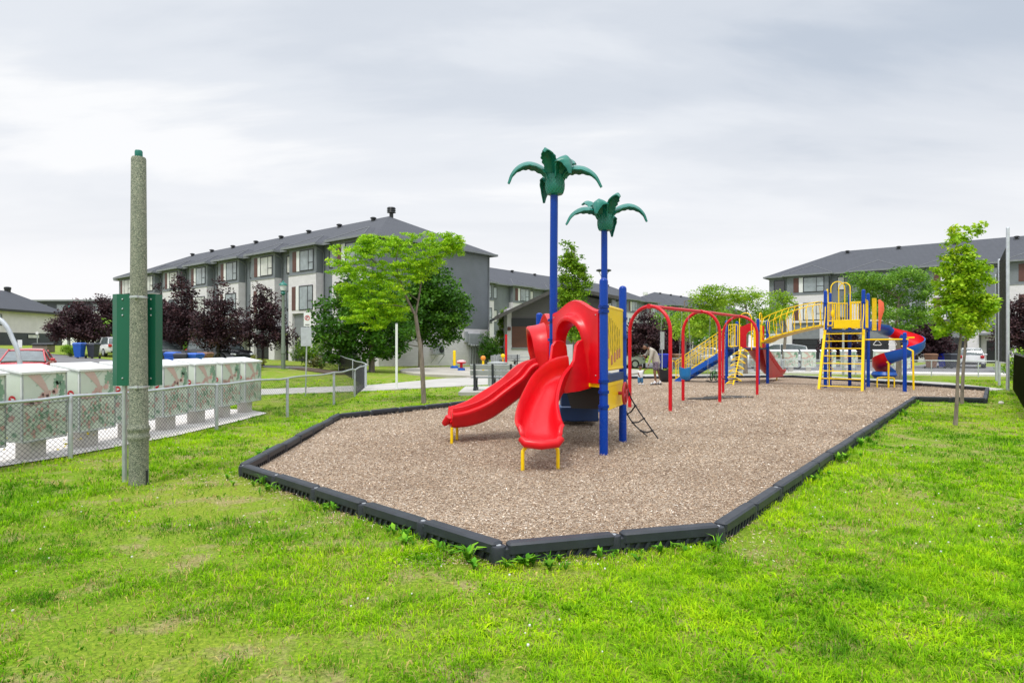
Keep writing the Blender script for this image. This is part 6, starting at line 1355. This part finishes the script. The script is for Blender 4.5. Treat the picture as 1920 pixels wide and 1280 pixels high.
# ------------------------------------------------------------------ vehicles (local frame: nose to +x)
tail_red = M('tail_lamp', (.45, .01, .015), .2, spec=.8); head_w = M('head_lamp', (.75, .76, .76), .15, spec=.9); chrome = M('chrome', (.6, .6, .62), .15, .9)
def car(name, label, x, y, rz, paint, kind='hatch', group=None, z=None):
    P = {'hatch': dict(L=4.1, W=1.76, top=[(-2.05, .62, .70), (-1.98, .92, .82), (-1.55, .97, .87), (-.2, .93, .88), (.9, .90, .87), (1.65, .80, .83), (2.0, .62, .72), (2.05, .5, .66)], roof=[(-1.86, .98, .74), (-1.55, 1.38, .62), (-.9, 1.49, .60), (.1, 1.48, .60), (.55, 1.30, .66), (1.12, .93, .76)]),
         'sedan': dict(L=4.5, W=1.78, top=[(-2.25, .60, .70), (-2.15, .88, .80), (-1.5, .95, .86), (0, .92, .89), (.9, .90, .88), (1.8, .78, .84), (2.2, .62, .74), (2.25, .5, .68)], roof=[(-1.75, .95, .72), (-1.0, 1.36, .60), (-.4, 1.43, .58), (.2, 1.41, .58), (.55, 1.30, .62), (1.2, .92, .76)]),
         'suv': dict(L=4.6, W=1.9, top=[(-2.3, .70, .80), (-2.22, 1.02, .90), (-1.5, 1.08, .94), (0, 1.06, .95), (1.0, 1.04, .94), (1.9, .95, .90), (2.25, .75, .8), (2.3, .6, .76)], roof=[(-2.1, 1.09, .82), (-1.95, 1.62, .70), (-1.0, 1.76, .68), (.2, 1.74, .68), (.6, 1.55, .72), (1.15, 1.07, .84)])}[kind]
    z = H2(x, y) if z is None else z
    t = thing(name, label, 'car', (x, y, z + .03), group, world_coords=False, rz=rz); tp_ = P['top']
    rings = []
    for xx, zt, w in tp_:
        zb_ = .24 + (.10 if abs(xx) > P['L']/2 - .12 else 0)
        rings.append([(xx, w*.93, zb_), (xx, w, zb_+.12), (xx, w*1.0, zt-.18), (xx, w*.95, zt-.05), (xx, w*.80, zt), (xx, 0, zt+.025), (xx, -w*.80, zt), (xx, -w*.95, zt-.05), (xx, -w, zt-.18), (xx, -w, zb_+.12), (xx, -w*.93, zb_)])
    bd = MB(); bd.loft(rings, True, True); bd.build('body', paint, t, smooth=50, bevel=.02)
    rf = P['roof']; n = len(rf)
    def cab(m):
        base = lambda xx: (.92 if kind != 'suv' else 1.05)
        rg = [[(xx, w*1.0 if i in (0, n-1) else .80*P['W']/1.76, min(zt, base(xx)) - .04), (xx, w, zt - .02), (xx, w*.8, zt), (xx, 0, zt + .015), (xx, -w*.8, zt), (xx, -w, zt-.02), (xx, -(w if i in (0, n-1) else .80*P['W']/1.76), min(zt, base(xx)) - .04)] for i, (xx, zt, w) in enumerate(rf)]
        m.loft(rg, True, True)
    part('windows', car_glass, t, cab, smooth=40)
    part('roof', paint, t, lambda m: m.loft([[(xx, w*1.01, zt - .03), (xx, w*.82, zt + .008), (xx, 0, zt + .024), (xx, -w*.82, zt + .008), (xx, -w*1.01, zt - .03), (xx, 0, zt - .03)] for xx, zt, w in rf[1:-2]] + [[(rf[-2][0]-.12, rf[-2][2]*1.0, rf[-2][1]+.045), (rf[-2][0]-.12, rf[-2][2]*.82, rf[-2][1]+.075), (rf[-2][0]-.12, 0, rf[-2][1]+.085), (rf[-2][0]-.12, -rf[-2][2]*.82, rf[-2][1]+.075), (rf[-2][0]-.12, -rf[-2][2], rf[-2][1]+.045), (rf[-2][0]-.12, 0, rf[-2][1]+.02)]]), smooth=50)
    for s in (-1, 1):
        part('pillar', paint, t, lambda m: (m.tube([(rf[0][0]-.01, s*rf[0][2]*1.0, rf[0][1]-.02), (rf[1][0]-.01, s*rf[1][2]*1.0, rf[1][1]-.02)], .035, 6), m.tube([(rf[-1][0], s*rf[-1][2]*1.0, rf[-1][1]-.01), (rf[-2][0], s*rf[-2][2]*1.01, rf[-2][1]-.01), (rf[-3][0], s*rf[-3][2]*1.01, rf[-3][1]-.02)], .03, 6), m.tube([(rf[2][0] + .7, s*.815*P['W']/1.76, P['top'][3][1]), (rf[2][0] + .72, s*rf[2][2]*1.02, rf[2][1]-.02)], .025, 6)))
        hx = tp_[-2][0]; part('headlight', head_w, t, lambda m: m.obox((hx - .07, s*.56*P['W']/1.76, tp_[-2][1] - .03), (1, .25*s, -.15), (0, 1, 0), (.16, .34, .16), .05))
        rx = tp_[0][0]; part('tail_light', tail_red, t, lambda m: m.obox((rx + .04, s*.66*P['W']/1.76, tp_[1][1] - .09), (1, -.2*s, .1), (0, 1, 0), (.18, .24, .22), .04))
        part('mirror', paint, t, lambda m: m.obox((.72, s*(P['W']/2 + .07), tp_[3][1] + .05), (1, 0, 0), (0, 1, 0), (.12, .18, .12), .03))
        for wx in (-P['L']*.30, P['L']*.31):
            w_ = part('wheel', black_r, t, lambda m: m.tube([(wx, s*(P['W']/2 - .22), .31), (wx, s*(P['W']/2 + .005), .31)], .32, 22)); part('rim', galv, w_, lambda m: m.tube([(wx, s*(P['W']/2), .31), (wx, s*(P['W']/2 + .018), .31)], .21, 14))
    part('licence_plate', head_w, t, lambda m: m.obox((tp_[0][0] - .01, 0, .62), (1, 0, 0), (0, 1, 0), (.04, .34, .13), .005))
    part('bumper', dark_p, t, lambda m: m.obox((tp_[-1][0] - .02, 0, .38), (1, 0, 0), (0, 1, 0), (.10, P['W']*.62, .14), .03)); part('bumper', dark_p, t, lambda m: m.obox((tp_[0][0] + .02, 0, .36), (1, 0, 0), (0, 1, 0), (.10, P['W']*.7, .12), .03))
    return t
red_car = M('red_car_paint', (.55, .035, .045), .25, var=.04, coat=.6); white_car = M('white_car_paint', (.70, .71, .72), .25, var=.03, coat=.6); black_car = M('black_car_paint', (.014, .015, .018), .2, coat=.6); grey_car = M('grey_car_paint', (.22, .24, .26), .25, coat=.6)
car('parked_car', 'red sedan facing the mailboxes, cut off by the picture edge', -21.0, 27.4, R(-60), red_car, 'sedan', z=0.06)
car('parked_car', 'white hatchback seen from behind on the driveway before a garage', PX(1820, 48.5), 48.5, R(55), white_car, 'hatch')
car('parked_car', 'white sedan parked behind the bending man', PX(1150, 47), 47, R(192), white_car, 'sedan')
car('parked_car', 'light coloured car behind the first two swing arches', PX(1290, 52), 52, R(-30), grey_car, 'sedan')
car('parked_car', 'white car parked beyond the brown bin at the swings', PX(1335, 56), 56, R(-30), white_car, 'hatch')
car('parked_car', 'white pickup like car behind the far mailboxes and red slide', PX(1454, 46), 46, R(160), white_car, 'suv')
car('parked_car', 'white car behind the dark grey bin across the street', PX(207, 50), 50, R(140), white_car, 'hatch')
car('parked_car', 'small silver car behind the green metal sign edge', PX(302, 40), 40, R(-35), grey_car, 'hatch')
jp = car('parked_jeep', 'black boxy jeep with a rear spare wheel under the purple maples', PX(398, 37.5), 38.5, R(-32), black_car, 'suv')
part('spare_wheel', black_r, jp, lambda m: m.tube([(-2.62, 0, .98), (-2.38, 0, .98)], .38, 22))
for s in (-1, 1): part('fender', dark_p, jp, lambda m: [m.tube([(wx + .48*math.cos(a), s*.98, .35 + .44*math.sin(a)) for a in [PI*i/8 for i in range(9)]], .06, 6) for wx in (-1.38, 1.43)])

# ------------------------------------------------------------------ tall netting and slatted fence
nt_ = thing('ball_netting', 'tall black ball netting hung on four silver poles at the lawn edge', 'netting', (18.2, 23.2, 0))
NP = [(18.2, 23.2, 5.95), (18.75, 23.9, 5.55), (20.2, 26.2, 5.2), (22.3, 29.1, 4.9)]
for i, (x, y, h) in enumerate(NP): part('pole', galv, nt_, lambda m: m.tube([(x, y, -.1), (x, y, h)], .055 if i < 2 else .05, 12, dome=True))
def net(m):
    for i in range(1, 3):
        a = Vector(NP[i]); b_ = Vector(NP[i+1]); L = (b_-a).xy.length; n = int(L/.06)
        for k in range(n+1):
            p = a.lerp(b_, k/n); wire(m, (p.x, p.y, 1.0), (p.x + .001, p.y, p.z*.99), .006)
        for k in range(90):
            z = 1.0 + k*.045
            if z < min(a.z, b_.z): m.tube([(a.x, a.y, z), ((a.x+b_.x)/2 - .05, (a.y+b_.y)/2, z - .03), (b_.x, b_.y, z)], .005, 3, caps=False)
part('black_net', black_m, nt_, net, smooth=0)
part('red_banner', red_pipe, nt_, lambda m: m.obox((20.6, 26.65, 2.4), (.626, .78, 0), (.78, -.626, 0), (.05, .02, 1.3)))
sf_ = thing('slatted_fence', 'low black slatted fence running past the foot of the netting poles', 'fence', (18.3, 23.1, 0))
a = Vv(18.35, 23.1, 0); b_ = Vv(10.9, 13.2, 0)
part('slat_panel', black_pl, sf_, lambda m: [m.obox(a.lerp(b_, (k+.5)/170) + UP*.70, (b_-a), UP, ((b_-a).length/170*.78, 1.22, .02)) for k in range(170)], smooth=0)
for k in range(5): part('post', dark_p, sf_, lambda m: m.tube([a.lerp(b_, k/4) + Vv(.06, -.04, -.1), a.lerp(b_, k/4) + Vv(.06, -.04, 1.36)], .035, 8, dome=True))
part('rail', dark_p, sf_, lambda m: m.tube([a + UP*1.34, b_ + UP*1.34], .025, 8))
part('chain_link_mesh', black_m, sf_, lambda m: [wire(m, a.lerp(b_, k/220) + Vv(-.03, .02, .05), a.lerp(b_, min(1, (k+22)/220)) + Vv(-.03, .02, 1.33), .003) for k in range(0, 199)], smooth=0)
q = G(1877, 757); MB().ball((q.x, q.y, .03), .065, 12, (1.2, .8, .8)).build('white_stone', conc, org=(q.x, q.y, 0)); tag(bpy.data.objects['white_stone'], 'small whitish stone lying in the grass near the slatted fence', 'stone')

# ------------------------------------------------------------------ small bicycle
bk = thing('child_bicycle', 'small green child bicycle standing behind the belt swings', 'bicycle', (PX(1338, 29.5), 29.5, .03), world_coords=False, rz=R(55))
grn = M('bike_green', (.05, .28, .06), .4)
for x in (-.33, .33):
    w_ = part('wheel', black_r, bk, lambda m: m.tube([(x + .19*math.cos(a), 0, .2 + .19*math.sin(a)) for a in [2*PI*i/20 for i in range(21)]], .022, 8)); part('rim', grn, w_, lambda m: (m.tube([(x + .16*math.cos(a), 0, .2 + .16*math.sin(a)) for a in [2*PI*i/20 for i in range(21)]], .008, 6), [m.tube([(x, 0, .2), (x + .16*math.cos(a), 0, .2 + .16*math.sin(a))], .003, 4) for a in [PI*i/5 for i in range(10)]]))
part('frame', grn, bk, lambda m: (m.tube([(.33, 0, .2), (.24, 0, .52), (.22, 0, .60)], .016, 6), m.tube([(.25, 0, .48), (-.05, 0, .22), (-.33, 0, .2), (-.12, 0, .46), (-.05, 0, .22)], .015, 6), m.tube([(.25, 0, .48), (-.12, 0, .42)], .014, 6)))
part('saddle', dark_p, bk, lambda m: m.obox((-.14, 0, .52), (1, 0, 0), (0, 1, 0), (.2, .10, .04), .015)); part('handlebar', dark_p, bk, lambda m: m.tube([(.18, -.2, .66), (.22, -.08, .62), (.22, .08, .62), (.18, .2, .66)], .013, 6))

# ------------------------------------------------------------------ people
def ensure_skin(me):
    if not me.skin_vertices:
        b = bmesh.new(); b.from_mesh(me); b.verts.layers.skin.verify(); b.to_mesh(me); b.free()
def skin_mesh(name, verts, edges, radii, mat, parent, root=0, sub=2):
    me = bpy.data.meshes.new(name); me.from_pydata([tuple(v) for v in verts], edges, []); me.materials.append(mat); ensure_skin(me)
    for i, r in enumerate(radii):
        me.skin_vertices[0].data[i].radius = r if isinstance(r, tuple) else (r, r); me.skin_vertices[0].data[i].use_root = (i == root)
    o = bpy.data.objects.new(name, me); C.objects.link(o); o.parent = parent
    sk = o.modifiers.new('skin', 'SKIN'); sk.use_smooth_shade = True; sb = o.modifiers.new('sub', 'SUBSURF'); sb.levels = sub; sb.render_levels = sub
    ORG[o.name] = (0, 0, 0); return o
def chainv(*chains):
    """chains of ((x,y,z), r); a chain may start with an int index of an earlier vertex"""
    V, E, Rr = [], [], []
    for ch in chains:
        prev = None
        for it in ch:
            if isinstance(it, int): prev = it; continue
            V.append(it[0]); Rr.append(it[1]); 
            if prev is not None: E.append((prev, len(V)-1))
            prev = len(V)-1
    return V, E, Rr
def hand(base, d, side, s=1.0):
    """five finger chains from the wrist point; d pointing direction"""
    d = Vector(d).normalized(); b0 = Vector(base); sd = Vector(side).normalized(); out = []
    for k, (o, l) in enumerate(((-.026, .060), (-.009, .072), (.009, .068), (.025, .052))):
        p = b0 + d*.075*s + sd*o*s; out.append([(tuple(p), .0095*s), (tuple(p + d*l*.5*s - UP*.004), .0085*s), (tuple(p + d*l*.9*s - UP*.016*s), .0075*s)])
    out.append([(tuple(b0 + d*.03*s - sd*.028*s), .011*s), (tuple(b0 + d*.055*s - sd*.048*s - UP*.01), .0095*s), (tuple(b0 + d*.085*s - sd*.052*s - UP*.018), .008*s)])
    return out
# local frame: person faces -x, stoops forward to a child
mx_, my_ = PX(1226, 26.2), 26.2
man = thing('person', 'man in beige jumper and dark patterned shorts bending down to a toddler', 'person', (mx_, my_, .035), world_coords=False)
shirt = M('beige_jumper', (.42, .385, .33), .9, var=.1, scale=9, bmp=.3); shorts = M('patterned_shorts', (.13, .10, .13), .85, var=.9, scale=16); hairm = M('black_hair', (.01, .009, .008), .8); white_c = M('white_cloth', (.72, .72, .74), .9); jeans = M('toddler_jeans', (.05, .17, .33), .85, var=.25, scale=12)
V, E, Rr = chainv(
    [((0.11, 0, .95), .085), ((.06, 0, 1.12), .085), ((-.02, 0, 1.30), .115), ((-.13, 0, 1.44), .095), ((-.22, 0, 1.50), .065), ((-.29, 0, 1.53), .06), ((-.33, 0, 1.555), .118), ((-.40, 0, 1.54), .112), ((-.45, 0, 1.53), .08)],
    [0, ((.06, -.10, .86), .10), ((.00, -.12, .50), .062), ((.02, -.12, .44), .058), ((.05, -.12, .10), .042), ((.04, -.12, .05), .045), ((-.10, -.13, .035), .035)],
    [0, ((.16, .10, .86), .10), ((.22, .12, .52), .062), ((.24, .12, .46), .058), ((.33, .12, .12), .042), ((.32, .12, .06), .045), ((.20, .13, .035), .035)],
    [3, ((-.12, -.19, 1.40), .062), ((-.19, -.21, 1.08), .042), ((-.26, -.17, .82), .028), ((-.275, -.16, .77), .028)],
    [3, ((-.16, .18, 1.38), .058), ((-.30, .16, 1.22), .045), ((-.42, .05, 1.20), .035), ((-.47, .02, 1.20), .03)])
bodyo = skin_mesh('body', V, E, Rr, skin_b, man)
for ch in hand((-.275, -.16, .79), (-.15, 0, -1), (0, 1, 0)) + hand((-.46, .02, 1.20), (-1, -.1, -.1), (0, 0, 1)):
    v, e, r_ = chainv(ch); skin_mesh('finger', v, e, r_, skin_b, bodyo, sub=1)
V, E, Rr = chainv([((.12, 0, .80), .165), ((.11, 0, .90), .185), ((.09, 0, .98), .18), ((.06, 0, 1.12), .175), ((-.02, 0, 1.30), .18), ((-.12, 0, 1.43), .155), ((-.19, 0, 1.485), .085), ((-.215, 0, 1.50), .075)],
    [5, ((-.11, -.20, 1.40), .085), ((-.19, -.22, 1.10), .064), ((-.25, -.18, .86), .046), ((-.255, -.178, .84), .044)], [5, ((-.16, .19, 1.38), .085), ((-.30, .17, 1.22), .060), ((-.41, .06, 1.20), .045)])
skin_mesh('jumper', V, E, Rr, shirt, man)
V, E, Rr = chainv([((.10, 0, 1.0), .165), ((.10, 0, .88), .17)], [1, ((.06, -.10, .80), .12), ((.02, -.12, .57), .105)], [1, ((.16, .10, .80), .12), ((.22, .12, .58), .105)])
skin_mesh('shorts', V, E, Rr, shorts, man)
part('hair', hairm, man, lambda m: m.ball((-.325, 0, 1.60), .108, 14, (1.0, .92, .88))); part('ear', skin_b, bodyo, lambda m: (m.ball((-.34, -.088, 1.535), .024, 8, (.9, .5, 1.2)), m.ball((-.34, .088, 1.535), .024, 8, (.9, .5, 1.2))))
part('nose', skin_b, bodyo, lambda m: (m.ball((-.475, 0, 1.505), .018, 8, (1.2, .8, 1)),)); part('eye', hairm, bodyo, lambda m: (m.ball((-.468, -.032, 1.545), .010, 6), m.ball((-.468, .032, 1.545), .010, 6)))
for (sx, sy) in ((.0, -.12), (.28, .12)):
    s_ = part('shoe', white_c, man, lambda m: (m.ball((sx + .02, sy, .10), .062, 12, (1, .8, 1.2)), m.ball((sx - .06, sy, .055), .06, 12, (1.7, .75, .75)))); part('sandal_sole', dark_p, s_, lambda m: m.obox((sx - .05, sy, .010), (1, 0, 0), (0, 1, 0), (.29, .10, .03), .01)); part('sandal_strap', dark_p, s_, lambda m: m.ball((sx - .075, sy, .055), .064, 12, (.55, .82, .82)))
tx, ty = PX(1200.5, 26.1), 26.08
kid = thing('person', 'toddler in a white top and blue trousers holding the hand of the man', 'person', (tx, ty, .035), world_coords=False)
V, E, Rr = chainv([((0, 0, .34), .085), ((0, 0, .46), .085), ((0, 0, .56), .075), ((0, 0, .62), .036), ((0.0, 0, .66), .045), ((0, 0, .73), .085), ((.01, 0, .77), .080)],
    [0, ((-.05, 0, .26), .06), ((-.06, 0, .14), .042), ((-.06, 0, .04), .036), ((-.02, -.05, .03), .03)], [0, ((.05, 0, .26), .06), ((.07, 0, .14), .042), ((.07, 0, .04), .036), ((.11, -.05, .03), .03)],
    [2, ((.09, 0, .56), .036), ((.18, 0, .60), .028), ((.25, -.02, .66), .022)], [2, ((-.085, -.03, .54), .036), ((-.09, -.07, .42), .028), ((-.03, -.10, .34), .022)])
kb = skin_mesh('body', V, E, Rr, skin_b, kid)
for ch in hand((.24, -.02, .66), (1, .0, .2), (0, 1, 0), .62) + hand((-.035, -.10, .35), (.4, -.1, -.9), (0, 1, 0), .62):
    v, e, r_ = chainv(ch); skin_mesh('finger', v, e, r_, skin_b, kb, sub=1)
V, E, Rr = chainv([((0, 0, .26), .10), ((0, 0, .34), .118), ((0, 0, .46), .112), ((0, 0, .565), .095)], [3, ((.09, 0, .565), .048), ((.15, 0, .58), .042)], [3, ((-.085, -.03, .55), .048), ((-.09, -.05, .48), .042)])
skin_mesh('white_top', V, E, Rr, white_c, kid)
V, E, Rr = chainv([((0, 0, .36), .10), ((0, 0, .32), .10)], [1, ((-.05, 0, .22), .075), ((-.06, 0, .07), .060)], [1, ((.05, 0, .22), .075), ((.07, 0, .07), .060)])
skin_mesh('trousers', V, E, Rr, jeans, kid)
part('hair', hairm, kid, lambda m: m.ball((-.005, .012, .79), .092, 14, (1, 1, .8)))
for sx in (-.06, .07): part('shoe', white_c, kid, lambda m: m.ball((sx + .02, -.02, .035), .042, 10, (1.3, 1.0, .8)))
